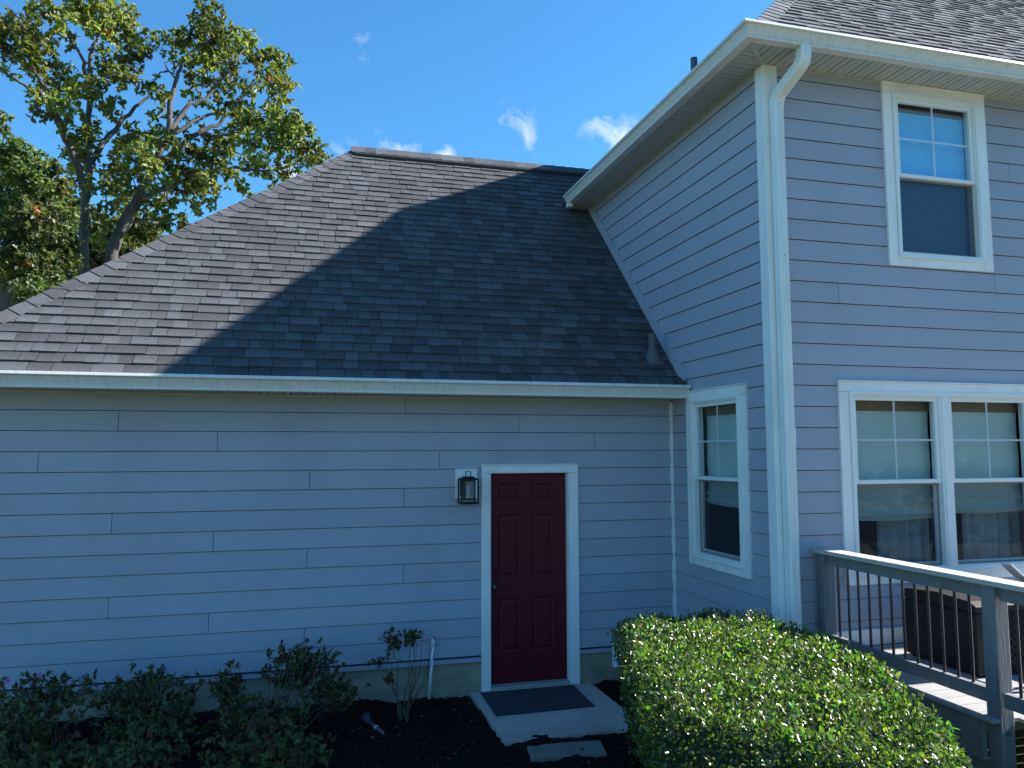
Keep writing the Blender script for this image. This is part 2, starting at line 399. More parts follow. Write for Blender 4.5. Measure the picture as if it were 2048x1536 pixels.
# ---- corner boards
mb = MB()
mb.box((-.02, -D-.02, .33), (.003, -D+.10, 5.585)); mb.box((.003, -D-.02, .33), (.122, -D, 5.585))
mb.build('corner_board', TRIM, house, bevel=.003)
mb = MB(); zz = np.linspace(.30, 2.80, 26)
for i in range(25):
    w0, w1 = .026+.005*math.sin(i*1.9), .026+.005*math.sin((i+1)*1.9)
    mb.hexa([(-w0, -w0, zz[i]), (0, -w0, zz[i]), (0, 0, zz[i]), (-w0, 0, zz[i]), (-w1, -w1, zz[i+1]), (0, -w1, zz[i+1]), (0, 0, zz[i+1]), (-w1, 0, zz[i+1])])
mb.build('inside_corner_trim', TRIM, house)
# step-flashing board along the roof line on the side wall
c45 = math.sqrt(.5)
mb = MB()
for (ya, yb) in ((-.30, .98), (.984, 2.36)):
    def q(y, off, d): return (-d, y-off*c45, y+3.249+off*c45)
    mb.prism([q(ya, .012, .002), q(ya, .012, .024), q(ya, .125, .020), q(ya, .125, .002)], [q(yb, .012, .002), q(yb, .012, .024), q(yb, .125, .020), q(yb, .125, .002)])
mb.build('flashing_board', SIDING, house, bevel=.002)
MB().hexa([(-.10, -.36, 2.955), (-.012, -.36, 2.965), (-.012, -.24, 3.02), (-.10, -.26, 3.0), (-.10, -.36, 2.975), (-.012, -.36, 2.995), (-.012, -.24, 3.05), (-.10, -.26, 3.02)]).build('kickout_flashing', FLASH, house, bevel=.003)

# ---- windows
def window(F, w, kind='single', shade=None):
    a0, a1, z0, z1 = w; cw = .097
    far = -1 if F.k == 'side' else 1
    fr = MB()
    i0, i1, j0, j1 = a0+cw, a1-cw, z0+cw*.86, z1-cw*.92
    def ring(mb, p0, p1, q0, q1, t, d0, d1):
        fbox(mb, F, p0, p0+t, d0, d1, q0, q1); fbox(mb, F, p1-t, p1, d0, d1, q0, q1)
        fbox(mb, F, p0+t, p1-t, d0, d1, q0, q0+t); fbox(mb, F, p0+t, p1-t, d0, d1, q1-t, q1)
    ring(fr, i0, i1, j0, j1, .030, -.09, .036); ring(fr, i0+.03, i1-.03, j0+.03, j1-.03, .014, -.09, .026)
    units = [(i0+.044, i1-.044)]
    if kind == 'twin':
        m = (a0+a1)/2; fbox(fr, F, m-.058, m+.058, -.09, .026, j0+.044, j1-.044); fbox(fr, F, m-.036, m+.036, -.02, .036, j0+.030, j1-.030)
        units = [(i0+.044, m-.058), (m+.058, i1-.044)]
    win = fr.build('window', VINYL, house, bevel=.003)
    cs = MB()
    fbox(cs, F, a0, a0+cw-.002, -.006, .024, z0, z1-cw); fbox(cs, F, a1-cw+.002, a1, -.006, .024, z0, z1-cw)
    fbox(cs, F, a0, a1, -.006, .025, z1-cw+.002, z1-.012); fbox(cs, F, a0+cw, a1-cw, -.006, .022, z0, z0+cw*.86-.002)
    cs.build('casing', TRIM, win, bevel=.002)
    fbox(MB(), F, a0-.004, a1+.004, -.006, .036, z1-.011, z1).build('drip_cap', TRIM, win, bevel=.002)
    fbox(MB(), F, i0-.006, i1+.006, .0, .042, j0-.010, j0+.004).build('sill', VINYL, win, bevel=.002)
    zm = (z0+z1)/2-.005
    for u0, u1 in units:
        us = MB(); ring(us, u0, u1, zm-.018, j1-.044, .034, -.030, .008); us.build('sash', VINYL, win, bevel=.003)
        ls = MB(); ring(ls, u0, u1, j0+.044, zm+.018, .030, -.068, -.034); ls.build('sash', VINYL, win, bevel=.003)
        p0, p1, q0, q1 = u0+.034, u1-.034, zm+.016, j1-.078
        pn = MB(); pn.add([F.p(p0, -.012, q0), F.p(p1, -.012, q0), F.p(p1, -.012, q1), F.p(p0, -.012, q1)], [(0, 1, 2, 3)]); pn.build('pane', GLASS, win)
        pn = MB(); pn.add([F.p(u0+.03, -.052, j0+.074), F.p(u1-.03, -.052, j0+.074), F.p(u1-.03, -.052, zm-.012), F.p(u0+.03, -.052, zm-.012)], [(0, 1, 2, 3)]); pn.build('pane', GLASS, win)
        mu = MB(); am, qm = (p0+p1)/2, (q0+q1)/2
        fbox(mu, F, am-.008, am+.008, -.020, -.014, q0, q1); fbox(mu, F, p0, am-.008, -.020, -.014, qm-.008, qm+.008); fbox(mu, F, am+.008, p1, -.020, -.014, qm-.008, qm+.008)
        mu.build('muntin', VINYL, win)
        sc = MB(); sc.add([F.p(u0+.012, -.030, j0+.05), F.p(u1-.012, -.030, j0+.05), F.p(u1-.012, -.030, zm-.020), F.p(u0+.012, -.030, zm-.020)], [(0, 1, 2, 3)])
        sc.build('insect_screen', SCREEN2 if z0 > 3 else SCREEN, win)
        sf = MB(); ring(sf, u0, u1, j0+.042, zm-.019, .016, -.033, -.027); sf.build('screen_frame', SCREENF, win)
    return units, (j0, j1, zm)
uS, zS = window(SI, W_SIDE); uU, zU = window(FR, W_UP); uL, zL = window(FR, W_LOW, 'twin')

def roman_shade(F, u, z, drop, label):
    a0, a1 = u; j0, j1, zm = z
    base = F.p((a0+a1)/2, -.16, j1-.05)
    t = empty('roman_shade', base, label, 'window shade', 'roman shades behind the ground floor windows')
    hr = MB(); fbox(hr, F, a0-.02, a1+.03, -.18, -.125, j1-.16, j1-.03); hr.build('headrail', WOODHEAD, t)
    mb = MB(); n = 14; zs = np.linspace(j1-.15, drop, 72); cols = 12; P = []
    for i, zz_ in enumerate(zs):
        low = max(0, (zm-.10-zz_)/max(.05, zm-.10-drop))
        for k in range(cols):
            s = k/(cols-1); a = a0-.01+(a1-a0+.035)*s
            fr_ = (low*2.3) % 1.0 if low < .999 else .6; d = -.140+(.050*fr_**1.6*(.5+.5*low) if low > 0 else 0)+.004*math.sin(s*9+i*.15)
            P.append(F.p(a, d, zz_-.018*low*math.sin(s*math.pi)))
    fs = [(i*cols+k, i*cols+k+1, (i+1)*cols+k+1, (i+1)*cols+k) for i in range(71) for k in range(cols-1)]
    mb.add(P, fs); mb.build('fabric', SHADE, t, smooth=True)
roman_shade(SI, uS[0], zS, 1.78, 'pale roman shade in the narrow side window beside the inside corner')
roman_shade(FR, uL[0], zL, 1.69, 'pale roman shade in the left half of the double window')
roman_shade(FR, uL[1], zL, 1.73, 'pale roman shade in the right half of the double window')
def curtain(F, a0, a1, z0, z1, d, label):
    mb = MB(); n = 40; P = []
    for z_ in (z0, z1):
        for k in range(n):
            s = k/(n-1); P.append(F.p(a0+(a1-a0)*s, d+.03*math.sin(s*26)+.012*math.sin(s*61), z_))
    mb.add(P, [(k, k+1, n+k+1, n+k) for k in range(n-1)])
    o = mb.build('curtain', CURT, None, smooth=True); tag(o, label, 'curtain', 'curtains hanging inside the double window')
curtain(FR, 1.17, 1.72, 1.0, 2.8, -.26, 'patterned curtain between the two shades of the double window')
curtain(FR, 2.10, 2.75, 1.0, 2.8, -.26, 'patterned curtain at the right end of the double window')
# cellular shade upstairs
j0, j1, zm = zU; u0, u1 = uU[0]
t = empty('cellular_shade', FR.p((u0+u1)/2, -.13, j1), 'white pleated cellular shade, coloured with blue sky light, pulled down in the upstairs window', 'window shade')
mb = MB(); P = []; n = 110; zs = np.linspace(j1-.118, j0+.06, n)
for i, z_ in enumerate(zs):
    for a in (u0-.005, u1-.012): P.append(FR.p(a, -.088+.006*(i % 2), z_))
mb.add(P, [(2*i, 2*i+1, 2*i+3, 2*i+2) for i in range(n-1)]); mb.build('pleats', CELL, t)
hr = MB(); fbox(hr, FR, u0, u1-.02, -.11, -.075, j1-.125, j1-.09); hr.build('headrail', WOODHEAD, t)

# ---- door
d0 = -.055
dm = MB(); ZP = [(.34, .857), (1.05, 1.667), (1.80, 1.97)]; XP = [(-1.871, -1.645), (-1.526, -1.301)]
x0, x1 = -1.957, -1.169; za, zb = .045, 2.070
xs = [x0, XP[0][0], XP[0][1], XP[1][0], XP[1][1], x1]; zs = [za, *[q for z_ in ZP for q in z_], zb]
for i in range(5):
    for k in range(7):
        if i in (1, 3) and k in (1, 3, 5): continue
        fbox(dm, GA, xs[i], xs[i+1], d0-.035, d0, zs[k], zs[k+1])
door = dm.build('door', DOORP, house)
for (a, b) in XP:
    for (c, e) in ZP:
        pm = MB(); rings = []
        for ins, dd in ((0, 0), (.016, -.011), (.026, -.011), (.050, -.003)):
            rings.append([GA.p(a+ins, d0+dd, c+ins), GA.p(b-ins, d0+dd, c+ins), GA.p(b-ins, d0+dd, e-ins), GA.p(a+ins, d0+dd, e-ins)])
        pts = [p for r in rings for p in r]; fs = [(4*i+j, 4*i+(j+1) % 4, 4*i+4+(j+1) % 4, 4*i+4+j) for i in range(3) for j in range(4)]+[(12, 13, 14, 15)]
        pm.add(pts, fs); pm.build('door_panel', DOORP, door)
mb = MB()
def lathe(mb, c, axis, prof, n=20):
    c = Vector(c); ax = Vector(axis).normalized(); r = ax.orthogonal().normalized(); q = ax.cross(r); pts = []
    for h, rad in prof:
        for j in range(n): pts.append(c+ax*h+(r*math.cos(2*math.pi*j/n)+q*math.sin(2*math.pi*j/n))*rad)
    k = len(prof); fs = [(i*n+j, i*n+(j+1) % n, (i+1)*n+(j+1) % n, (i+1)*n+j) for i in range(k-1) for j in range(n)]
    fs += [tuple(range(n-1, -1, -1)), tuple(range((k-1)*n, k*n))]
    return mb.add(pts, fs)
lathe(mb, GA.p(-1.915, d0, .97), (0, -1, 0), [(0, .033), (.008, .031), (.010, .013), (.035, .012), (.040, .022), (.052, .028), (.064, .025), (.068, .012)])
mb.build('door_knob', METAL, door, smooth=True)
lathe(MB(), GA.p(-1.915, d0, 1.09), (0, -1, 0), [(0, .018), (.006, .017), (.008, .006)]).build('deadbolt', DOORP, door)
fbox(MB(), GA, -1.96, -1.166, -.10, .045, .003, .042).build('threshold', THRESH, house, bevel=.006)
mb = MB()
fbox(mb, GA, -2.056, -1.964, -.012, .024, .006, 2.074); fbox(mb, GA, -1.162, -1.060, -.012, .024, .006, 2.074)
fbox(mb, GA, -2.056, -1.060, -.012, .025, 2.076, 2.150)
fbox(mb, GA, -1.964, -1.958, -.10, .0, .04, 2.074); fbox(mb, GA, -1.168, -1.162, -.10, .0, .04, 2.074); fbox(mb, GA, -1.964, -1.162, -.10, .0, 2.071, 2.076)
fbox(mb, GA, -2.062, -1.054, -.012, .038, 2.152, 2.163)
mb.build('door_casing', TRIM, house, bevel=.002)

# ---- roofs
OFF = np.array([0, 0, .0])
tonepal = [(.068, .070, .077), (.075, .077, .083), (.088, .093, .101), (.100, .107, .118), (.079, .080, .086), (.093, .098, .107)]
def tone(k=1.0):
    c = random.choice(tonepal); f = random.uniform(1.06, 1.32)*k; return tuple(x*f for x in c)
def shingle_piece(x0b, x1b, x0t, x1t, s0, s1, org, sdir, ndir, xdir, raised, kk=1.0):
    """one tab: bottom edge at s0 (x0b..x1b), top at s1; returns a list of (pts, faces, colours)"""
    t = .0125+(.0060 if raised else 0); out = []
    w = x1b-x0b
    cuts = [0, 1] if w < .2 or random.random() < .35 else [0, random.uniform(.35, .65), 1]
    for ca, cb in zip(cuts, cuts[1:]):
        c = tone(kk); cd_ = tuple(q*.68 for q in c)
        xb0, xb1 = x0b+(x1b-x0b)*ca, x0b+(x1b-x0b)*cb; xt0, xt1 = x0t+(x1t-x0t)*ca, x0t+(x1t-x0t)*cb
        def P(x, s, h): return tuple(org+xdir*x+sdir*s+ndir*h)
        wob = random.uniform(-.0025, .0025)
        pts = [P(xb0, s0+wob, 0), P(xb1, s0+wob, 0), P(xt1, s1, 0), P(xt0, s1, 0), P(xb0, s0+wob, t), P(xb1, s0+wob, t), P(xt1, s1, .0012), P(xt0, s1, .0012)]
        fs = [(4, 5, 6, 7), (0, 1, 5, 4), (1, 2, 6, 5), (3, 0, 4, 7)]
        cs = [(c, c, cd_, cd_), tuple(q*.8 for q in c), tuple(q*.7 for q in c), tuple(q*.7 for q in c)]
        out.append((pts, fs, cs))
    return out
def add_piece(mb, piece):
    for pts, fs, cs in piece:
        b = len(mb.v); mb.v += pts
        for f, c in zip(fs, cs): mb.f.append(tuple(b+i for i in f)); mb.c.append(c); mb.mi.append(0)
def proj(P):
    q = np.asarray(P)-CAM; z = q@FW; return 1023.5+FPX*(q@RT)/z, 767.5-FPX*(q@UP)/z
RY, RZ, RX0 = 3.20, 6.449, -3.14                 # garage ridge
HIPK = 1.09
deck_ = MB()
EY = -.385; EZ = EY+3.249
hx = RX0-HIPK*(RY-EY)
deck_.add([(hx, EY, EZ-.004), (0, EY, EZ-.004), (.45, RY, RZ-.004), (RX0, RY, RZ-.004), (hx, 2*RY-EY, EZ-.004), (.45, 2*RY-EY, EZ-.004)],
          [(0, 1, 2, 3), (3, 2, 5, 4), (0, 3, 4)])
for a, b in (((hx, EY), (0, EY)),):
    deck_.box((a[0], EY, EZ-.03), (b[0], EY+.02, EZ-.006))
roofG = deck_.build('roof', DARK, house)
pieces = []
org = np.array([0, EY, EZ]); sdir = np.array([0, c45, c45]); ndir = np.array([0, -c45, c45]); xdir = np.array([1., 0, 0])
EXPO = .1345; SL = (RY-EY)/c45; ncourse = int(SL/EXPO)+1
for j in range(ncourse):
    s0 = j*EXPO-.02; s1 = min(s0+EXPO+.018, SL)
    def xl(s): return RX0-HIPK*(RY-(EY+s*c45))
    x = xl(s0)-random.uniform(0, .3); y0 = EY+s0*c45; xr = 0.0 if y0 < 2.75 else .38
    up_ = random.random() < .5
    while x < xr-.01:
        w = random.choice((.14, .18, .21, .24, .27, .30))*random.uniform(.92, 1.08); x2 = min(x+w, xr)
        if x2 > xl(s0)+.01:
            xa = max(x, xl(s0)); xt0 = max(x, xl(s1)); xt1 = max(x2, xl(s1))
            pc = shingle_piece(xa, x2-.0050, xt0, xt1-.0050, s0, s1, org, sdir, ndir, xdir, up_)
            q = [proj(p) for p in (pc[0][0][4], pc[-1][0][5], pc[-1][0][6], pc[0][0][7])]
            q = np.array(q); ar = .5*abs(np.dot(q[:, 0], np.roll(q[:, 1], 1))-np.dot(q[:, 1], np.roll(q[:, 0], 1)))
            if not (q[:, 0].max() > 0 and q[:, 0].min() < 2048): ar = 0
            pieces.append((ar, pc))
        x = x2; up_ = not up_ if random.random() < .8 else up_
pieces.sort(key=lambda t_: -t_[0])
for ar, pc in pieces[:300]:
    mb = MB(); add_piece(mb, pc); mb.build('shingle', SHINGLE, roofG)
mb = MB()
for ar, pc in pieces[300:]: add_piece(mb, pc)
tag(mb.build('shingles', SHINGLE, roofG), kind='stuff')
# plain courses on the hidden faces
hb = MB()
hb.add([(hx-.02, EY-.03, EZ-.01), (RX0, RY, RZ+.004), (hx-.02, 2*RY-EY+.03, EZ-.01)], [(0, 1, 2)], (.09, .09, .095))
hb.add([(RX0, RY, RZ+.004), (.45, RY, RZ+.004), (.45, 2*RY-EY, EZ+.004), (hx, 2*RY-EY, EZ+.004)], [(0, 1, 2, 3)], (.09, .09, .095))
hb.build('roof_slope', SHINGLE, roofG)
def cap_run(A, B, nf, nl, step, name, parent, half=.145, lift=0.0, kk=1.0, start=0.0):
    A, B = np.array(A, float), np.array(B, float); A = A+(B-A)/np.linalg.norm(B-A)*start; L = np.linalg.norm(B-A); h = (B-A)/L
    def wing(n, other):
        w = np.cross(n, h); w /= np.linalg.norm(w)
        return w if w@other < 0 else -w
    nf, nl = np.array(nf)/np.linalg.norm(nf), np.array(nl)/np.linalg.norm(nl)
    wf, wl_ = wing(nf, nl), wing(nl, nf); u = nf+nl; u /= np.linalg.norm(u)
    wf = wf if wf[2] < 0 else -wf; wl_ = wl_ if wl_[2] < 0 else -wl_
    for i in range(int(L/step)):
        s0, s1 = i*step, min(i*step+step*1.12, L); c = tone(kk)
        P = []
        for s, t in ((s0, .017), (s1, .009)):
            q = A+h*s
            P += [q+wf*half+nf*(t+lift), q+u*(t+.004+lift), q+wl_*half+nl*(t+lift), q+wf*half+nf*(t-.008+lift), q+u*(t-.006+lift), q+wl_*half+nl*(t-.008+lift)]
        mb = MB(); mb.add(P, [(0, 1, 7, 6), (1, 2, 8, 7), (0, 3, 4, 1), (1, 4, 5, 2), (0, 6, 9, 3), (2, 5, 11, 8)], c)
        mb.build(name, SHINGLE, parent)
nG = (0, -1, 1); nL = (-1/HIPK, 0, 1.0)
cap_run((hx, EY, EZ), (RX0, RY, RZ), nG, nL, .172, 'hip_cap', roofG, start=.2)
# ridge vent under the ridge caps
mb = MB()
for x0_, x1_ in ((RX0+.02, .42),):
    A = [(x0_, RY-.15, RZ-.135), (x0_, RY-.15, RZ-.085), (x0_, RY, RZ+.052), (x0_, RY+.15, RZ-.085), (x0_, RY+.15, RZ-.135)]
    mb.prism(A, [(x1_, p[1], p[2]) for p in A])
mb.build('ridge_vent', DARK, roofG)
cap_run((.42, RY, RZ+.052), (RX0-.02, RY, RZ+.052), nG, (0, 1, 1), .155, 'ridge_cap', roofG, half=.165, lift=.0)
# vent stack with boot on the garage roof
vp = np.array([-.20, -.02+.03, 0]); vp[2] = vp[1]+3.249+.01
mb = MB(); mb.tube([vp+(0, 0, -.05), vp+(0, 0, .25)], .042, 16); mb.build('vent_pipe', PIPEG, roofG, smooth=False)
bt = MB(); lathe(bt, vp+(0, -.0, .055), (0, 0, 1), [(-.14, .115), (-.05, .078), (.02, .052), (.035, .047)], 16); bt.build('vent_boot', PIPEG, roofG)
mb = MB()
def rp(x, s, h): return tuple(np.array([x, vp[1], vp[1]+3.249])+sdir*s+ndir*h)
mb.hexa([rp(-.29, -.13, .012), rp(-.11, -.13, .012), rp(-.11, .08, .012), rp(-.29, .08, .012), rp(-.29, -.13, .016), rp(-.11, -.13, .016), rp(-.11, .08, .016), rp(-.29, .08, .016)])
mb.build('vent_flange', PIPEG, roofG)

# main roof: hip, 45 degrees all round
EX, EYM, EZM = -.345, -D-.345, 5.672
PK = 4.05; PX, PY, PZ = EX+PK, EYM+PK, EZM+PK; EXR = 12.0; EYB = EYM+2*PK; PXR = EXR-PK
mb = MB()
pts = [(EX, EYM, EZM), (EXR, EYM, EZM), (EXR, EYB, EZM), (EX, EYB, EZM), (PX, PY, PZ), (PXR, PY, PZ)]
mb.add([(p[0], p[1], p[2]-.006) for p in pts], [(0, 1, 5, 4), (1, 2, 5), (2, 3, 4, 5), (3, 0, 4)], (.10, .10, .105))
roofM = mb.build('roof', SHINGLE, house)
mb = MB(); org = np.array([0, EYM, EZM]); nmain = 42
for j in range(nmain):
    s0 = j*EXPO-.03; s1 = s0+EXPO+.018
    def xl(s): return EX+s*c45
    x = xl(s0)-random.uniform(0, .3); up_ = True
    while x < 6.0:
        w = random.choice((.13, .17, .20, .24, .28, .33))*random.uniform(.92, 1.08); x2 = x+w
        if x2 > xl(s0)+.01:
            add_piece(mb, shingle_piece(max(x, xl(s0)), x2-.0050, max(x, xl(s1)), max(x2, xl(s1))-.0050, s0, s1, org, sdir, ndir, xdir, up_, 1.65))
        x = x2; up_ = not up_
tag(mb.build('shingles', SHINGLE, roofM), kind='stuff')
mb = MB(); P0 = np.array([EX, 0, EZM]); sd2 = np.array([c45, 0, c45]); nd2 = np.array([-c45, 0, c45])
for j in range(36):                                        # courses on the west slope, seen edge-on
    s0 = j*EXPO-.03; s1 = s0+EXPO+.018
    ya, yb = EYM+s0*c45, EYB-s0*c45
    q = lambda y, s, h: tuple(P0+sd2*s+nd2*h+np.array([0, y, 0]))
    mb.add([q(ya, s0, 0), q(yb, s0, 0), q(ya, s0, .010), q(yb, s0, .010), q(ya+.1, s1, .001), q(yb-.1, s1, .001)], [(0, 2, 3, 1), (2, 4, 5, 3)], tone())
tag(mb.build('shingles', SHINGLE, roofM), kind='stuff')
cap_run((EX, EYM, EZM), (PX, PY, PZ), (0, -1, 1), (-1, 0, 1), .15, 'hip_cap', roofM, kk=1.65, start=.24)
vq = at(1388, 148, 'y', .6)
mb = MB(); mb.tube([(vq[0], .6, vq[2]-.5), (vq[0], .6, vq[2]+.20)], .040, 14); mb.build('vent_pipe', PIPEG, roofM)

# ---- soffits, fascias, gutters
def soffit_run(kind):
    bk = MB()
    if kind == 'garage': bk.box((-6.95, -.345, 2.835), (0, .0, 2.85)); z = 2.815
    elif kind == 'front': bk.box((-.30, -D-.298, 5.606), (11.9, -D+.02, 5.62)); z = 5.588
    else: bk.box((-.298, -D-.298, 5.607), (.0, 2.5, 5.621)); z = 5.588
    so_ = bk.build('soffit', DARK, house)
    P = .0655; g = .0105
    def slat(p):
        mb = MB(); mb.hexa([(*q, z) for q in p]+[(*q, z+.014) for q in p]); mb.build('soffit_slat', SOFFIT, so_)
    if kind == 'garage':
        n = 0; x = -.002
        while x > -6.9:
            gg = g if n % 3 else .0035
            slat([(x-P+gg, -.345), (x, -.345), (x, -.002), (x-P+gg, -.002)]); x -= P; n += 1
    elif kind == 'front':
        x = -.29; n = 0
        while x < 3.7:
            x2 = x+P-(g if n % 3 else .004)
            ya, yb = min(-D-.002, -D+x), min(-D-.002, -D+x2)
            slat([(x, -D-.296), (x2, -D-.296), (x2, yb-.004), (x, ya-.004)]); x += P; n += 1
        slat([(x, -D-.296), (11.9, -D-.296), (11.9, -D-.002), (x, -D-.002)])
    else:
        y = -D-.29; n = 0
        while y < 2.4:
            y2 = y+P-(g if n % 3 else .004)
            xa, xb = min(-.002, y+D), min(-.002, y2+D)
            slat([(-.296, y), (xa-.004, y), (xb-.004, y2), (-.296, y2)]); y += P; n += 1
soffit_run('garage'); soffit_run('front'); soffit_run('left')
mb = MB(); q = .022                                       # mitre strip at the corner
a = np.array([-.004, -D-.004]); b = np.array([-.292, -D-.292]); t = np.array([1, -1])*q/1.414
mb.hexa([(*(a-t), 5.576), (*(b-t), 5.576), (*(b+t), 5.576), (*(a+t), 5.576), (*(a-t), 5.589), (*(b-t), 5.589), (*(b+t), 5.589), (*(a+t), 5.589)])
mb.build('soffit_mitre', SOFFIT, house, bevel=.003)
mb = MB(); mb.box((.122, -D-.016, 5.571), (11.6, -D-.001, 5.587)); mb.box((-.016, -D+.10, 5.571), (-.001, 2.36, 5.587)); mb.box((-6.6, -.016, 2.798), (-.012, -.001, 2.814))
mb.build('soffit_channel', SOFFIT, house)
mb = MB()
mb.box((-.312, -D-.312, 5.588), (12, -D-.298, 5.668)); mb.box((-.312, -D-.298, 5.588), (-.298, 2.5, 5.668)); mb.box((-7.0, -.362, 2.812), (-.004, -.347, 2.90))
mb.build('fascia', TRIM, house)
PROF = [(.004, .128), (.004, 0), (.078, 0), (.081, .004), (.081, .017), (.069, .022), (.074, .034), (.094, .078), (.102, .092), (.110, .097), (.123, .101), (.125, .107), (.117, .131), (.106, .131)]
PIN = [(.106, .127), (.113, .126), (.120, .107), (.110, .101), (.098, .094), (.090, .078), (.068, .034), (.064, .022), (.072, .004), (.008, .004), (.008, .128)]
def gutter(path_fn, npath, z0, mi=None):
    prof = PROF+PIN; n = len(prof); mb = MB(); pts = []
    for i in range(npath):
        for o, h in prof:
            x, y = path_fn(i, o); pts.append((x, y, z0+h))
    fs = []
    for i in range(npath-1):
        for j in range(n):
            fs.append((i*n+j, i*n+(j+1) % n, (i+1)*n+(j+1) % n, (i+1)*n+j))
    fs += [tuple(range(n)), tuple(range((npath-1)*n, npath*n))]
    mb.add(pts, fs); return mb
go = .312
pw = lambda i, o: [(12.1, -D-go-o), (-.0+.20, -D-go-o), (.198, -D-go-o), (-go-o, -D-go-o), (-go-o, 2.17)][i]
gm = gutter(pw, 5, 5.576).build('gutter', GUTTER, house)
mb = gutter(lambda i, o: [(-go-o-.0015, -D-go-o-.0015), (.165, -D-go-o-.0015)][i], 2, 5.5755); mb.build('mitre_band', GUTTER, gm)
def end_cap(mb, pt):
    P = [pt(o, h) for o, h in PROF]; mb.add(P, [tuple(range(len(P)))]); return mb
end_cap(MB(), lambda o, h: (-go-o, 2.172, 5.576+h)).build('end_cap', GUTTER, gm)
MB().box((-.40, 2.06, 5.53), (-.335, 2.14, 5.577)).build('outlet', TRIM, gm, bevel=.004)
gg_ = .352
gm2 = gutter(lambda i, o: [(-7.1, -gg_-o), (-.016, -gg_-o)][i], 2, 2.811).build('gutter', GUTTER, house)
end_cap(MB(), lambda o, h: (-.0155, -gg_-o, 2.811+h)).build('end_cap', GUTTER, gm2)

# ---- downspout
def sweep_rect(mb, path, w, d, ribs=True):
    """rectangular corrugated tube swept in the wall-normal plane; w along x, d across"""
    prof = []
    nr = 5
    for i in range(nr*2+1):
        s = -w/2+.008+(w-.016)*i/(nr*2); prof.append((s, d/2+(.0055 if i % 2 else 0)))
    prof += [(w/2, d/2-.006), (w/2, -d/2), (-w/2, -d/2), (-w/2, d/2-.006)]
    n = len(prof); pts = []; k = len(path)
    for i, (p, sx) in enumerate(path):
        a = Vector(path[max(i-1, 0)][0]); b = Vector(path[min(i+1, k-1)][0]); t = (b-a).normalized()
        xax = Vector((1, 0, 0)); xax = (xax-t*xax.dot(t)).normalized(); yax = xax.cross(t)
        if yax.y > 0: yax = -yax
        for u, v in prof: pts.append(Vector(p)+xax*u*sx+yax*v*sx)
    fs = [(i*n+j, i*n+(j+1) % n, (i+1)*n+(j+1) % n, (i+1)*n+j) for i in range(k-1) for j in range(n)]
    fs += [tuple(range(n)), tuple(range((k-1)*n, k*n))]
    mb.add(pts, fs); return mb
dsx, dsy = .078, -D-.066
mb = MB()
sweep_rect(mb, [((dsx, dsy, 5.19), 1), ((dsx, dsy, 2.40), 1)], .092, .074)
sweep_rect(mb, [((dsx, dsy, 2.42), 1.0), ((dsx, dsy, .30), 1.0)], .094, .076)
ds = mb.build('downspout', GUTTER_LIP, house)
def arc_path(P, n=5):
    out = []
    for i in range(len(P)):
        if i in (0, len(P)-1): out.append(P[i]); continue
        a, b, c = (Vector(q) for q in P[i-1:i+2]); r = .07
        p = b+(a-b).normalized()*r; q_ = b+(c-b).normalized()*r
        for k in range(n+1):
            s = k/n; out.append(tuple(p*(1-s)**2+b*2*s*(1-s)+q_*s*s))
    return out
TOPX = .150
ap = arc_path([(TOPX, -D-go-.045, 5.582), (TOPX, -D-go-.045, 5.46), (dsx, dsy, 5.27), (dsx, dsy, 5.17)])
path = [(p, 1.06+(.02 if i % 2 else -.005)) for i, p in enumerate(ap)]
sweep_rect(MB(), path, .092, .074).build('elbow', GUTTER_LIP, ds)
sweep_rect(MB(), [((dsx, dsy, 2.47), 1.07), ((dsx, dsy, 2.33), 1.07)], .092, .082).build('coupling', GUTTER_LIP, ds)
for zc in (5.20, 3.9, 2.45): MB().box((dsx-.004, dsy-.046, zc-.004), (dsx+.004, dsy-.041, zc+.004)).build('screw', PIPEG, ds)

# ================================================================== GROUND
def ground_grid(name, x0, x1, y0, y1, nx, ny, zf, m):
    X, Y = np.meshgrid(np.linspace(x0, x1, nx), np.linspace(y0, y1, ny)); Z = zf(X, Y)
    v = np.stack([X, Y, Z], -1).reshape(-1, 3); i = (np.arange(ny-1)[:, None]*nx+np.arange(nx-1)).reshape(-1, 1)
    return np_mesh(name, m, v, i+np.array([[0, 1, nx+1, nx]]), None, None, True)
def mulch_z(X, Y):
    z = -.042+.05*np.exp(-((Y+.05)/.25)**2)*np.clip((-X-2.3)/.8, 0, 1)+.07*np.clip((-X-3.4)/3, 0, 1)
    z = z+.012*np.sin(X*7.1+Y*3.3)+.010*np.sin(X*13.7-Y*11.2)+.006*np.sin(X*31+Y*27)+.005*np.sin(X*53-Y*47)
    z = z+.024*((X > -2.3) & (X < -.8) & (Y < -1.25) & (Y > -1.40))
    near = np.clip((X+1.1)/.3, 0, 1)*np.clip((Y+.7)/.4, 0, 1); return z+.03*near
g = ground_grid('ground', -600, 600, -600, 600, 61, 61, lambda X, Y: -.16+0*X, LAWN); tag(g, kind='structure')
b = ground_grid('mulch_bed', -9, .30, -5.6, .03, 300, 190, mulch_z, MULCH); tag(b, kind='structure')
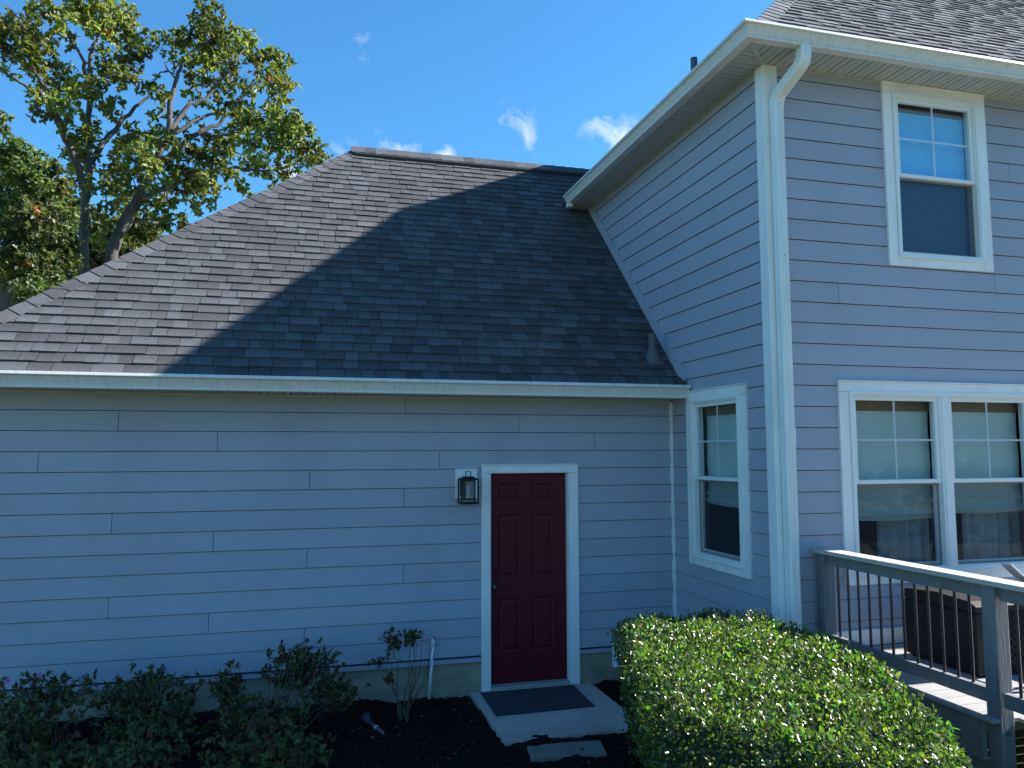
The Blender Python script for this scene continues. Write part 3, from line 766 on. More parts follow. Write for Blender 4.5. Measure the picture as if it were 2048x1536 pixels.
# mulch chips
n = 15000
cx = rng.uniform(-7.5, .2, n); cy = rng.uniform(-3.2, .0, n)
ok = ~((cx > -2.2) & (cx < -.93) & (cy > -1.34)) & ~((cx > -2.12) & (cx < -1.3) & (cy > -1.75)); cx, cy = cx[ok], cy[ok]; n = len(cx)
cz = mulch_z(cx, cy)+rng.uniform(-.002, .012, n); ang = rng.uniform(0, math.pi*2, n); til = rng.uniform(-.5, .5, n)
ln = rng.uniform(.012, .045, n); wd = rng.uniform(.004, .010, n); th = rng.uniform(.002, .006, n)
ax = np.stack([np.cos(ang)*np.cos(til), np.sin(ang)*np.cos(til), np.sin(til)], 1); sx_ = np.stack([-np.sin(ang), np.cos(ang), 0*ang], 1); nx_ = np.cross(ax, sx_)
C0 = np.stack([cx, cy, cz], 1); V = []
for sa, sb, sc_ in ((-1, -1, 0), (1, -.6, 0), (.9, .7, 0), (-.9, 1, 0), (-1, -1, 1), (1, -.6, 1), (.9, .7, 1), (-.9, 1, 1)):
    V.append(C0+ax*(ln*sa/2)[:, None]+sx_*(wd*sb)[:, None]+nx_*(th*sc_)[:, None])
V = np.stack(V, 1).reshape(-1, 3); i0 = np.arange(n)[:, None]*8
F = np.concatenate([i0+np.array([q]) for q in ((4, 5, 6, 7), (0, 1, 5, 4), (1, 2, 6, 5), (2, 3, 7, 6), (3, 0, 4, 7))], 1).reshape(-1, 4)
tag(np_mesh('mulch_chips', CHIP, V, F, np.repeat(tones(n, (.020, .0155, .014), .8, .15), 5, 0)), kind='stuff')
# dry straw, leaf scraps scattered on the mulch
n = 280
cx = rng.uniform(-5.5, -.6, n); cy = rng.uniform(-2.4, -.15, n); ok = ~((cx > -2.2) & (cx < -.93) & (cy > -1.34)) & ~((cx > -2.12) & (cx < -1.3) & (cy > -1.75)); cx, cy = cx[ok], cy[ok]; n = len(cx)
ang = rng.uniform(0, 6.28, n); Dv = np.stack([np.cos(ang), np.sin(ang), rng.uniform(-.1, .25, n)], 1)
tag(leaves(np.stack([cx, cy, mulch_z(cx, cy)+.014], 1), Dv, rand_dirs(n)*.4+np.array([0, 0, 1]), rng.uniform(.015, .05, n), rng.uniform(.002, .007, n),
           tones(n, (.22, .17, .11), .5), 'leaf_litter', PALE, None), kind='stuff')
# concrete pad at the door
mb = MB(); P = []; N = 26
xs = np.linspace(-2.165, -.945, N); ys = np.linspace(-1.305, -.0, N)
for k, y in enumerate(ys):
    for i, x in enumerate(xs):
        e = (.006*math.sin(x*23)+.004*math.sin(x*61)) if k == 0 else 0
        e2 = (.004*math.sin(y*37)) if i in (0, N-1) else 0
        P.append((x+e2, y+e, .0005*math.sin(x*19+y*23)))
nb = len(P); edge = [i for i in range(N)]+[k*N+N-1 for k in range(1, N)]+[(N-1)*N+i for i in range(N-2, -1, -1)]+[k*N for k in range(N-2, 0, -1)]
low = [(P[i][0], P[i][1], -.16) for i in edge]
fs = [(k*N+i, k*N+i+1, (k+1)*N+i+1, (k+1)*N+i) for k in range(N-1) for i in range(N-1)]
m_ = len(edge); fs += [(edge[(i+1) % m_], edge[i], nb+i, nb+(i+1) % m_) for i in range(m_)]
mb.add(P+low, fs); tag(mb.build('pavement', PAD, None, bevel=0.0), kind='structure')
# doormat
def slab(name, pts, z0, z1, m, bevel=.004):
    n = len(pts); o = MB().prism([(p[0], p[1], z0) for p in pts], [(p[0], p[1], z1) for p in pts]).build(name, m, None, bevel=bevel); return o
tag(slab('doormat', [(-2.092, -.728), (-1.172, -.712), (-1.143, -.052), (-2.075, -.056)], .002, .011, MAT_), 'flat dark navy doormat lying on the concrete pad at the door', 'doormat')
tag(slab('stepping_stone', [tuple(at(u_, v_, 'z', -.016)[:2]) for u_, v_ in ((1062, 1514), (1214, 1506), (1200, 1479), (1052.5, 1488))], -.10, -.016, STONE, .008), 'grey-green rectangular stepping stone in the mulch below the concrete pad', 'stepping stone')

# ---- lantern
lc = np.array([-2.215, -.145, 1.91])
lan = empty('wall_lantern', (-2.215, 0, 1.80), 'black box lantern on a white mounting block left of the red door', 'wall light')
mb = MB(); mb.box((-2.313, -.026, 1.835), (-2.100, .006, 2.105)); mb.box((-2.317, -.034, 2.106), (-2.096, .006, 2.120)); mb.build('mounting_block', TRIM, lan, bevel=.002)
def cage(mb, c, w, z0, z1, t):
    h = w/2
    for sx in (-1, 1):
        for sy in (-1, 1): mb.box((c[0]+sx*h-t/2, c[1]+sy*h-t/2, z0), (c[0]+sx*h+t/2, c[1]+sy*h+t/2, z1))
    for z in (z0, z1-t):
        for s_ in (-1, 1):
            mb.box((c[0]-h+t/2, c[1]+s_*h-t/2, z), (c[0]+h-t/2, c[1]+s_*h+t/2, z+t)); mb.box((c[0]+s_*h-t/2, c[1]-h+t/2, z), (c[0]+s_*h+t/2, c[1]+h-t/2, z+t))
    return mb
cage(MB(), lc, .158, 1.790, 2.030, .013).build('outer_frame', BLACKM, lan)
cage(MB(), lc, .100, 1.830, 2.020, .012).build('inner_frame', BLACKM, lan)
mb = MB(); mb.box((lc[0]-.075, lc[1]-.075, 2.018), (lc[0]+.075, lc[1]+.075, 2.036)); mb.box((lc[0]-.05, lc[1]-.05, 2.036), (lc[0]+.05, lc[1]+.05, 2.050)); mb.build('roof_plate', BLACKM, lan, bevel=.003)
mb = MB(); t = .007
for s_ in (-1, 1): mb.box((lc[0]+s_*.024-t/2, lc[1]-t/2, 2.050), (lc[0]+s_*.024+t/2, lc[1]+t/2, 2.098))
mb.box((lc[0]-.024+t/2, lc[1]-t/2, 2.091), (lc[0]+.024-t/2, lc[1]+t/2, 2.098)); mb.build('hanging_loop', BLACKM, lan)
mb = MB(); mb.box((-2.27, -.038, 1.86), (-2.16, -.026, 2.02)); mb.tube([(lc[0], -.03, 1.99), (lc[0], -.075, 1.99)], .012, 8); mb.box((lc[0]-.012, -.075, 1.95), (lc[0]+.012, -.060, 2.02)); mb.build('backplate', BLACKM, lan)
g_ = MB()
for s_ in (-1, 1):
    g_.add([(lc[0]-.044, lc[1]+s_*.044, 1.842), (lc[0]+.044, lc[1]+s_*.044, 1.842), (lc[0]+.044, lc[1]+s_*.044, 2.008), (lc[0]-.044, lc[1]+s_*.044, 2.008)], [(0, 1, 2, 3)])
    g_.add([(lc[0]+s_*.044, lc[1]-.044, 1.842), (lc[0]+s_*.044, lc[1]+.044, 1.842), (lc[0]+s_*.044, lc[1]+.044, 2.008), (lc[0]+s_*.044, lc[1]-.044, 2.008)], [(0, 1, 2, 3)])
LG = screen_mat('seeded_lamp_glass', .42); LG.node_tree.nodes['Principled BSDF'].inputs['Base Color'].default_value = (.30, .34, .35, 1); LG.node_tree.nodes['Principled BSDF'].inputs['Roughness'].default_value = .25
g_.build('lamp_glass', LG, lan)
lathe(MB(), (lc[0], lc[1], 1.845), (0, 0, 1), [(0, .018), (.05, .018), (.055, .011), (.075, .017), (.10, .016), (.125, .006), (.132, .001)], 14).build('bulb', BULBG, lan, smooth=True)

# ---- small things by the wall
pv = empty('drain_pipe', (-2.56, -.10, 0), 'thin white plastic pipe rising out of the mulch against the foundation', 'pipe')
MB().tube([(-2.575, -.105, .01), (-2.552, -.085, .26), (-2.533, -.068, .490)], .0145, 12).build('riser', PVC, pv, smooth=True)
MB().tube([(-2.533, -.070, .478), (-2.530, -.056, .515), (-2.530, -.020, .522)], .018, 12).build('elbow', PVC, pv, smooth=True)
# drain fitting lying on the mulch
df = empty('hose_fitting', (-3.12, -.62, -.06), 'grey-blue plastic hose fitting with white clamp lying on the mulch', 'hose fitting')
GB = mat('fitting_plastic', (.035, .045, .065), .5, .1)
a, b = np.array([-3.16, -.55, -.005]), np.array([-3.065, -.77, -.030])
MB().tube([a, b], .016, 12).build('tube', mat('fitting_tube', (.085, .09, .11), .5, .1), df, smooth=True)
mb = MB(); mb.tube([a+(a-b)*.30+(0, 0, .02), a], [.048, .020], 12); mb.build('flared_head', GB, df, smooth=True)
m2 = a+(b-a)*.52; MB().tube([m2-(b-a)*.03, m2+(b-a)*.03], .020, 14).build('clamp', PVC, df)
MB().tube([a+(-.07, -.03, -.03), a+(-.10, -.10, -.045), a+(.03, -.16, -.045)], .014, 8).build('hose_end', GB, df)
# yard sign
sg = empty('yard_sign', (-.68, -.27, -.05), 'white yard sign with navy stripes half hidden behind the clipped hedge', 'sign')
def rrect(x0, x1, z0, z1, r, y, n=6):
    P = []
    for cx_, cz_, a0 in ((x1-r, z1-r, 0), (x0+r, z1-r, 90), (x0+r, z0+r, 180), (x1-r, z0+r, 270)):
        for k in range(n+1):
            t_ = math.radians(a0+90*k/n); P.append((cx_+r*math.cos(t_), y, cz_+r*math.sin(t_)))
    return P
sy_ = -.27; MB().prism(rrect(-.815, -.545, .205, .455, .025, sy_), rrect(-.815, -.545, .205, .455, .025, sy_+.006)).build('board', SIGNW, sg)
mb = MB(); mb.box((-.806, sy_-.002, .372), (-.554, sy_-.0005, .384)); mb.box((-.806, sy_-.002, .272), (-.554, sy_-.0005, .284)); mb.build('stripe', SIGNB, sg)
hexp = [(-.795, .328), (-.772, .352), (-.735, .352), (-.722, .328), (-.735, .304), (-.772, .304)]
MB().prism([(x, sy_-.002, z) for x, z in hexp], [(x, sy_-.0005, z) for x, z in hexp]).build('emblem', SIGNP, sg)
mb = MB(); mb.box((-.69, sy_+.007, -.15), (-.67, sy_+.02, .40)); mb.build('stake', PIPEG, sg)

# ================================================================== DECK
dk = empty('deck', (.25, -D, 0), 'grey raised deck with boards, railing and black metal balusters at the corner', 'deck')
DZ = .672
y = -D-.035
while y > -6.2:
    xa = .245 if y > -3.49 else .43
    MB().box((xa, y-.138, DZ-.025), (4.6, y, DZ)).build('deck_board', DECKW, dk, bevel=.003); y -= .144
MB().box((.268, -3.50, .40), (.300, -D-.03, DZ-.027)).build('fascia_board', DECKP, dk)
MB().box((.452, -6.2, .40), (.484, -3.63, DZ-.027)).build('fascia_board', DECKP, dk)
for i in range(9): 
    yy = -D-.05-i*.18
    MB().box((.30, yy-.172, -.14), (.318, yy, .397)).build('skirting_board', DECKP, dk)
for i in range(14):
    yy = -3.64-i*.18
    MB().box((.487, yy-.172, -.14), (.505, yy, .397)).build('skirting_board', DECKP, dk)
def post(y0, z0):
    mb = MB(); mb.box((.300, y0-.10, z0), (.402, y0, 1.452)); mb.build('post', DECKP, dk, bevel=.006)
post(-D-.055, DZ); post(-3.508, -.14); post(-5.25, DZ)
for z in (.585, .375): lathe(MB(), (.352, -3.608, z), (0, -1, 0), [(0, .019), (.004, .018), (.005, .010), (.013, .010)], 12).build('bolt', PIPEG, dk)
MB().box((.275, -3.585, 1.455), (.428, -D-.035, 1.487)).build('handrail', CAPW, dk, bevel=.004)
MB().box((.275, -5.6, 1.455), (.428, -3.588, 1.4865)).build('handrail', CAPW, dk, bevel=.004)
for ya, yb in ((-3.506, -D-.157), (-5.248, -3.610)):
    MB().box((.335, ya, 1.365), (.372, yb, 1.453)).build('upper_rail', DECKP, dk, bevel=.003)
    MB().box((.330, ya, .735), (.372, yb, .822)).build('bottom_rail', DECKP, dk, bevel=.003)
bal0 = None
for ya, yb in ((-3.43, -2.11), (-5.2, -3.71)):
    yy = yb
    while yy > ya:
        if bal0 is None:
            bal0 = MB().tube([(.352, yy, .815), (.352, yy, 1.372)], .0098, 8).build('baluster', BALM, dk); y_ref = yy
        else:
            c = bal0.copy(); COL.objects.link(c); c.parent = dk; c.location = bal0.location+Vector((0, yy-y_ref, 0))
        yy -= .1145
# storage box
bx = empty('storage_box', (1.45, -2.55, DZ), 'dark brown resin storage box standing on the deck behind the balusters', 'storage box')
X0, X1, Y0, Y1 = .885, 2.15, -2.885, -2.20
MB().box((X0, Y0+.004, DZ+.02), (X1, Y1, DZ+.445)).build('body', BOXM, bx, bevel=.01)
mb = MB(); 
for sx in (X0+.03, X1-.09):
    for sy in (Y0+.03, Y1-.09): mb.box((sx, sy, DZ), (sx+.06, sy+.06, DZ+.02))
mb.build('feet', BOXM, bx)
mb = MB(); A = []
prof = [(Y0-.015, 0), (Y0-.018, .045), (Y0+.04, .075), ((Y0+Y1)/2, .095), (Y1-.04, .075), (Y1+.012, .045), (Y1+.01, 0)]
mb.prism([(X0-.015, p, DZ+.452+h) for p, h in prof], [(X1+.015, p, DZ+.452+h) for p, h in prof]); mb.build('lid', BOXM, bx, bevel=.006)
mb = MB()                                                  # moulded wicker on the front face
nx, nz = 44, 14
for k in range(nz):
    for i in range(nx):
        if (i+k) % 2: continue
        cx_ = X0+.05+(X1-X0-.10)*i/(nx-1); cz_ = DZ+.06+.36*k/(nz-1); w_, h_ = .013, .012
        mb.hexa([(cx_-w_, Y0+.003, cz_-h_), (cx_+w_, Y0+.003, cz_-h_), (cx_+w_, Y0+.005, cz_-h_), (cx_-w_, Y0+.005, cz_-h_)] and
                [(cx_-w_, Y0+.005, cz_-h_), (cx_-w_*.5, Y0-.008, cz_-h_*.6), (cx_+w_*.5, Y0-.008, cz_-h_*.6), (cx_+w_, Y0+.005, cz_-h_),
                 (cx_-w_, Y0+.005, cz_+h_), (cx_-w_*.5, Y0-.008, cz_+h_*.6), (cx_+w_*.5, Y0-.008, cz_+h_*.6), (cx_+w_, Y0+.005, cz_+h_)])
tag(mb.build('weave', BOXM, bx), kind='stuff')
mb = MB(); mb.box((X0-.006, Y0+.004, DZ+.02), (X0+.05, Y0-.008, DZ+.445)); mb.box((X0+.05, Y0+.004, DZ+.02), (X1, Y0-.010, DZ+.05)); mb.build('trim_rail', BOXM, bx, bevel=.004)
# white slat leaning on the box, and a cart wheel at the frame's edge
p0, p1 = at(2010, 1128, 'y', -2.55), at(2075, 1170, 'y', -2.55)
mb = MB(); d_ = (Vector(p1)-Vector(p0)).normalized(); nn = Vector((-d_.z, 0, d_.x)); P = []
L_ = (Vector(p1)-Vector(p0)).length
k = 9; pts = []
for i in range(k):
    s = i/(k-1); c_ = Vector(p0)+d_*L_*1.25*s+nn*(-.030*math.sin(s*math.pi))
    for oy, on in ((-.05, 0), (.05, 0), (.05, .016), (-.05, .016)): pts.append(c_+Vector((0, oy, 0))+nn*on)
fs = [(i*4+j, i*4+(j+1) % 4, (i+1)*4+(j+1) % 4, (i+1)*4+j) for i in range(k-1) for j in range(4)]+[(3, 2, 1, 0), tuple(range(4*k-4, 4*k))]
mb.add(pts, fs); sl = mb.build('chair_arm', PVC, None, bevel=.004)
ch = empty('lounge_chair', (1.55, -2.6, DZ), 'white armed lounge chair with a black wheel, cut off at the picture edge', 'chair')
sl.parent = ch; sl.location = -Vector(ch.location); sl.name = 'armrest'
wc = Vector((1.03, -3.22, DZ+.135)); mb = MB(); R_ = .118
pts = [wc+Vector((R_*math.cos(a_), 0, R_*math.sin(a_))) for a_ in np.linspace(0, 2*math.pi, 33)]
mb.tube(pts, .016, 8, cap=False); wh = mb.build('wheel', BLACKM, ch, smooth=True)
mb = MB(); mb.tube([wc+Vector((0, -.02, 0)), wc+Vector((0, .02, 0))], .03, 12)
for a_ in np.linspace(0, 2*math.pi, 7)[:-1]: mb.tube([wc, wc+Vector((R_*math.cos(a_), 0, R_*math.sin(a_)))], .007, 6)
mb.build('spoke', BLACKM, wh)
MB().tube([wc, wc+Vector((0, .62, 0))], .010, 8).build('axle', BLACKM, ch)
mb = MB()
for oy in (.06, .56):
    mb.tube([wc+Vector((.03, oy, 0)), wc+Vector((.55, oy, .18)), wc+Vector((1.5, oy, .18)), wc+Vector((1.55, oy, -.13))], .016, 8)
    mb.tube([wc+Vector((.55, oy, .18)), wc+Vector((.75, oy, .45))], .014, 8)
mb.build('frame', BLACKM, ch)
mb = MB(); mb.box((wc.x+.55, wc.y+.05, DZ+.325), (wc.x+1.5, wc.y+.57, DZ+.36)); mb.build('seat', BOXM, ch, bevel=.01)

# ================================================================== PLANTS
# ---- clipped hedge
HZ = 1.005
def hedge_outline(z):
    return None
HP = np.array([(-1.44, -1.86), (-1.05, -1.79), (-.62, -1.79), (-.27, -2.10), (-.20, -3.00), (-.44, -3.62), (-.70, -4.15), (-1.00, -4.68), (-1.30, -4.84), (-1.60, -4.60), (-1.82, -4.15), (-1.99, -3.62), (-1.72, -2.80)])
HE = np.roll(HP, -1, 0)-HP; HL = np.linalg.norm(HE, axis=1); HNm = np.stack([-HE[:, 1], HE[:, 0]], 1)/HL[:, None]   # outward for this winding
def hedge_dist(x, y):                                    # signed distance to the outline, positive inside
    p = np.stack([x, y], 1)[:, None, :]; w = p-HP[None]; t_ = np.clip((w*HE[None]).sum(2)/(HL**2), 0, 1)
    d = np.linalg.norm(w-t_[..., None]*HE[None], axis=2).min(1)
    ins = np.ones(len(x), bool); c = np.zeros(len(x), int)
    for i in range(len(HP)):
        a_, b_ = HP[i], HP[(i+1) % len(HP)]
        hit = ((a_[1] > y) != (b_[1] > y)) & (x < (b_[0]-a_[0])*(y-a_[1])/(b_[1]-a_[1]+1e-12)+a_[0]); c += hit
    return np.where(c % 2 == 1, d, -d)
def hedge_top(x, y, d):
    return HZ-.075*np.clip(1-d/.10, 0, 1)**2+.018*np.sin(x*6.3+y*4.1)+.014*np.sin(x*14-y*9)+.012*np.sin(x*23+y*19)
def hedge_surface(n):
    x = rng.uniform(-2.2, -.25, n*2); y = rng.uniform(-4.95, -1.75, n*2); d = hedge_dist(x, y); k = d > 0; x, y, d = x[k][:n], y[k][:n], d[k][:n]
    P1 = np.stack([x, y, hedge_top(x, y, d)], 1); N1 = np.tile([0, 0, 1.0], (len(x), 1))
    m = int(n*.85); e = rng.choice(len(HP), m, p=HL/HL.sum()); t_ = rng.random(m); z = rng.uniform(.02, HZ-.07, m)
    q = HP[e]+HE[e]*t_[:, None]+HNm[e]*(.03*np.sin(np.clip(z/HZ, 0, 1)*math.pi)-.20*np.clip(1-z/HZ, 0, 1)**1.3+.02*np.sin(t_*7+z*9+e))[:, None]
    P2 = np.column_stack([q, z]); N2 = np.column_stack([HNm[e], np.full(m, .25)])
    return np.concatenate([P1, P2]), np.concatenate([N1, N2])
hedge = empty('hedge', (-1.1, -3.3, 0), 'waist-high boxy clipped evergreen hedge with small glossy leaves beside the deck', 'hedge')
Pn, Nn = hedge_surface(27000)
n = len(Pn); Nn = Nn/np.linalg.norm(Nn, axis=1)[:, None]
depth = np.abs(rng.normal(0, .045, n)); Pp = Pn-Nn*depth[:, None]+Nn*(rng.random(n)**4*.05)[:, None]
Dv = Nn*.70+rand_dirs(n)*.90; Dv[:, 2] += .30
fn = rand_dirs(n)*.62+Nn*.25+np.array([.16, -.44, .36])
tc_ = tones(n, (.050, .080, .018), .55, .16)
yl = rng.random(n) < .20; tc_[yl] = tones(yl.sum(), (.12, .15, .032), .3)
br = rng.random(n) < .012; tc_[br] = tones(br.sum(), (.20, .12, .05), .3)
Ls = rng.uniform(.016, .031, n); bigm = rng.random(n) < .10; Ls[bigm] *= 1.5
leaves(Pp, Dv, fn, Ls, Ls*rng.uniform(.24, .34, n), tc_, 'foliage', HEDGEL, hedge, .20, .1)
ns = 170; x = rng.uniform(-2.0, -.3, ns); y = rng.uniform(-4.8, -1.85, ns); d = hedge_dist(x, y); k_ = d > .03; x, y, d = x[k_], y[k_], d[k_]; ns = len(x)
tp_ = np.stack([x, y, hedge_top(x, y, d)+rng.uniform(-.02, .035, ns)], 1); tp_ = np.repeat(tp_, 7, 0)+rng.normal(0, .012, (ns*7, 3))
dv_ = rand_dirs(ns*7)+np.array([0, 0, .7]); l_ = rng.uniform(.028, .048, ns*7)
tag(leaves(tp_, dv_, rand_dirs(ns*7)+np.array([0, -.2, .5]), l_, l_*.27, np.repeat(tones(ns, (.060, .125, .022), .4), 7, 0), 'new_shoots', HEDGEL, hedge, .2, .15), kind='stuff')
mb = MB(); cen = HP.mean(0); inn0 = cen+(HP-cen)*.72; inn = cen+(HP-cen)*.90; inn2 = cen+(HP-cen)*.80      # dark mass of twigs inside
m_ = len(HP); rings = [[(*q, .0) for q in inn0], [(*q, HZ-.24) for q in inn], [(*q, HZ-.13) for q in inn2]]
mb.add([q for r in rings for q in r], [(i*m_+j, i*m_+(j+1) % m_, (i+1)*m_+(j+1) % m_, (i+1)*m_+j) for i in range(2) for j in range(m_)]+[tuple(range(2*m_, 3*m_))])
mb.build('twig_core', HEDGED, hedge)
mb = MB()
x = rng.uniform(-2.1, -.35, 160); y = rng.uniform(-4.8, -1.85, 160); d = hedge_dist(x, y)
for x_, y_, d_ in zip(x, y, d):
    if d_ > .05: mb.tube([(x_, y_, HZ-.12), (x_+rng.uniform(-.02, .02), y_+rng.uniform(-.02, .02), HZ+rng.uniform(-.02, .03))], .002, 4)
tag(mb.build('stems', TWIG, hedge), kind='stuff')

# ---- azaleas
def azalea(loc, blobs, nstem, ntip, label, leafc=(.088, .084, .030), L=(.032, .056), dead=.14, flowers=0, bare=0.0):
    t = empty('azalea_shrub', loc, label, 'shrub', 'azaleas along the garage wall')
    loc = np.array(loc); st = MB(); tips = []; dirs = []
    for (cx_, cy_, cz_, rx, ry, rz, w) in blobs:
        m = int(ntip*w)
        d = rand_dirs(m); r = rng.random(m)**.45*np.where(rng.random(m) < .14, 1.3, 1.0)
        p = np.array([cx_, cy_, cz_])+d*np.array([rx, ry, rz])*r[:, None]; p[:, 2] = np.maximum(p[:, 2], .02)
        tips.append(p); dd = (p-(loc+np.array([0, 0, .05]))); dirs.append(dd/np.linalg.norm(dd, axis=1)[:, None])
    tips, dirs = np.concatenate(tips), np.concatenate(dirs)
    sel = rng.choice(len(tips), min(nstem, len(tips)), replace=False)
    for i in sel:
        a_ = loc+np.array([rng.uniform(-.06, .06), rng.uniform(-.05, .05), -.03]); b_ = tips[i]
        mid1 = a_+(b_-a_)*.4+rng.normal(0, .035, 3)+np.array([0, 0, .04]); mid2 = a_+(b_-a_)*.75+rng.normal(0, .02, 3)
        st.tube([a_, mid1, mid2, b_], [.008, .0055, .0035, .0018], 5)
    for i in range(len(tips)):                             # twigs to every tip from a nearby stem
        if i % 2 == 0:
            b_ = tips[i]; a_ = b_-dirs[i]*rng.uniform(.08, .16)+rng.normal(0, .02, 3); st.tube([a_, b_], [.0028, .0014], 4, cap=False)
    tag(st.build('branches', TWIG, t), kind='stuff')
    keep = rng.random(len(tips)) >= bare; tp, td = tips[keep], dirs[keep]
    k = 7; P = np.repeat(tp, k, 0); A = np.repeat(td, k, 0)+np.array([0, 0, .35]); n = len(P)
    Dv = A*rng.uniform(.1, .7, (n, 1))+rand_dirs(n)*.9; N = A+rand_dirs(n)*.45
    P = P-np.repeat(td, k, 0)*rng.uniform(0, .035, (n, 1))
    tone_tip = tones(len(tp), leafc, .35, .12)
    dm_ = rng.random(len(tp)) < dead; tone_tip[dm_] = tones(dm_.sum(), (.10, .048, .025), .4)
    pl = rng.random(len(tp)) < .10; tone_tip[pl] = tones(pl.sum(), (.075, .105, .035), .3)
    lc_ = np.repeat(tone_tip, k, 0)*rng.uniform(.75, 1.25, (n, 1))
    Ls = rng.uniform(*L, n)
    leaves(P, Dv, N, Ls, Ls*.24, lc_, 'foliage', AZLEAF, t, .18, .12)
    for f_ in range(flowers):
        u_, v_ = ((80, 1349), (16, 1361))[f_]; c_ = at(u_, v_, 'y', loc[1]-.05); n5 = 5
        an = np.arange(n5)*2*math.pi/n5; dv = np.stack([np.cos(an), -.6+0*an, np.sin(an)], 1)
        leaves(np.tile(c_, (n5, 1)), dv, np.tile([0, -1., .2], (n5, 1)), np.full(n5, .026), np.full(n5, .011), np.ones((n5, 3)), 'flower', FLOWER, t)
    return t
azalea((-5.60, -.75, -.03), [(-5.62, -.72, .425, .44, .36, .20, .8), (-5.75, -.95, .16, .40, .35, .18, .55), (-5.40, -1.15, .10, .35, .30, .14, .45)], 26, 300,
       'broad azalea with two purple flowers, leftmost of the shrubs along the wall', flowers=2)
azalea((-4.92, -.78, -.03), [(-4.93, -.72, .44, .36, .30, .17, .75), (-4.85, -.95, .20, .38, .32, .18, .55), (-4.95, -1.25, .10, .42, .28, .14, .5), (-4.62, -.70, .33, .13, .15, .13, .15)], 26, 290,
       'airy azalea with upright sprigs, between the flowering azalea and the tall one', leafc=(.084, .092, .034))
azalea((-3.92, -.85, -.04), [(-3.74, -.65, .52, .34, .26, .17, .55), (-4.30, -.65, .38, .13, .14, .22, .25), (-3.45, -.68, .30, .22, .22, .14, .3), (-4.05, -.95, .22, .42, .32, .18, .6), (-3.95, -1.30, .08, .50, .30, .14, .65)], 30, 380,
       'largest azalea with brown patches, near the middle of the garage wall', dead=.22)
sp = azalea((-2.86, -.42, -.05), [(-2.93, -.38, .62, .13, .10, .10, .9), (-2.78, -.38, .66, .10, .08, .06, .5), (-3.08, -.38, .46, .11, .06, .04, .25), (-2.98, -.36, .29, .04, .05, .07, .25)], 6, 34,
       'thin leggy azalea with bare stems, next to the white pipe', bare=.0, dead=.05)
st = MB()
b0 = np.array([-2.86, -.42, -.05])
for u_, v_ in ((868, 1275), (845, 1268), (832, 1292), (872, 1290)):
    e_ = at(u_, v_, 'y', -.38); m_ = b0+(e_-b0)*.55+np.array([.05, 0, -.02]); st.tube([b0, m_, e_], [.006, .004, .0016], 5)
    for _ in range(4): st.tube([e_, e_+rng.normal(0, .022, 3)+np.array([0, 0, .012])], [.003, .0012], 4)
st.build('bare_twigs', mat('dead_twig', (.13, .062, .045), .9, .2), sp)

# ---- trees behind the garage
TY = 14.0
def px(u, v, dy=0.0): return at(u, v, 'y', TY+dy)
def limb(mb, pts, r0, r1, dys, n=9):
    P = [px(u, v, d) for (u, v), d in zip(pts, dys)]
    # smooth through Catmull-Rom
    Q = []; K = len(P)
    for i in range(K-1):
        a, b, c, d = P[max(i-1, 0)], P[i], P[i+1], P[min(i+2, K-1)]
        for t_ in np.linspace(0, 1, 6)[:-1]:
            Q.append(.5*((2*b)+(-a+c)*t_+(2*a-5*b+4*c-d)*t_**2+(-a+3*b-3*c+d)*t_**3))
    Q.append(P[-1]); Q = [q+rng.normal(0, .018, 3) for q in Q]
    mb.tube(Q, list(np.linspace(r0, r1, len(Q))), n)
    return Q
def crown(parent, clumps, per, leafc, L=(.13, .21), dyr=1.4, name='crown', orange=.005, base=TY, rs=1.0):
    P, Dd, Nn_, C_ = [], [], [], []
    tw = MB()
    for (u, v, r, w) in clumps:
        c = at(u, v, 'y', base+rng.uniform(-dyr, dyr)); R_ = rs*r/FPX*np.linalg.norm(c-CAM)
        m = max(4, int(per*w*(r/40.0)**2))
        sub = c+rand_dirs(m)*R_*(rng.random((m, 1))**.5)*np.array([1, 1.0, .92])
        ct = tones(1, leafc, .42, .1)
        for q in sub:
            k = rng.integers(5, 9); dd = rand_dirs(k); dd[:, 2] -= .15
            P.append(np.tile(q, (k, 1))); Dd.append(dd); Nn_.append(rand_dirs(k)+np.array([0, 0, .8])); C_.append(np.repeat(np.clip(ct*rng.uniform(.65, 1.4), 0, 1), k, 0)*(1+.2*rng.uniform(-1, 1, (k, 1))))
            if rng.random() < orange: C_[-1][:] = np.array([.28, .10, .03])*rng.uniform(.6, 1.2)
            if rng.random() < .22: tw.tube([q, c+(q-c)*rng.uniform(.1, .6)], [.008, .018], 4, cap=False)
    P = np.concatenate(P); n = len(P); Ls = rng.uniform(*L, n)
    leaves(P, np.concatenate(Dd), np.concatenate(Nn_), Ls, Ls*rng.uniform(.22, .34, n), np.concatenate(C_), name, OAKL, parent, .3, .15)
    tag(tw.build('twigs', BARK, parent), kind='stuff')
oak = empty('oak_tree', (*px(200, 700)[:2], -.16), 'tall spreading oak with forked bare limbs rising behind the garage roof', 'tree')
tk = MB()
base = np.array([*px(205, 640)[:2], -.2])
tk.tube([base+(.0, 0, 0), base+(.02, 0, 2.5), px(205, 640)], [.42, .34, .27], 12)
limb(tk, [(205, 660), (172, 560), (168, 470), (172, 392), (178, 330), (177, 250), (178, 170), (182, 110), (196, 70), (222, 25)], .135, .028, [0, 0, .1, .2, .3, .3, .2, .1, .2, .3])
limb(tk, [(172, 395), (160, 345), (140, 300), (118, 245), (100, 195), (72, 150), (35, 118), (-20, 95)], .11, .02, [.2, .1, -.2, -.4, -.6, -.8, -1, -1.1])
limb(tk, [(118, 240), (86, 190), (50, 170), (0, 135)], .07, .02, [-.4, -.7, -.9, -1.2])
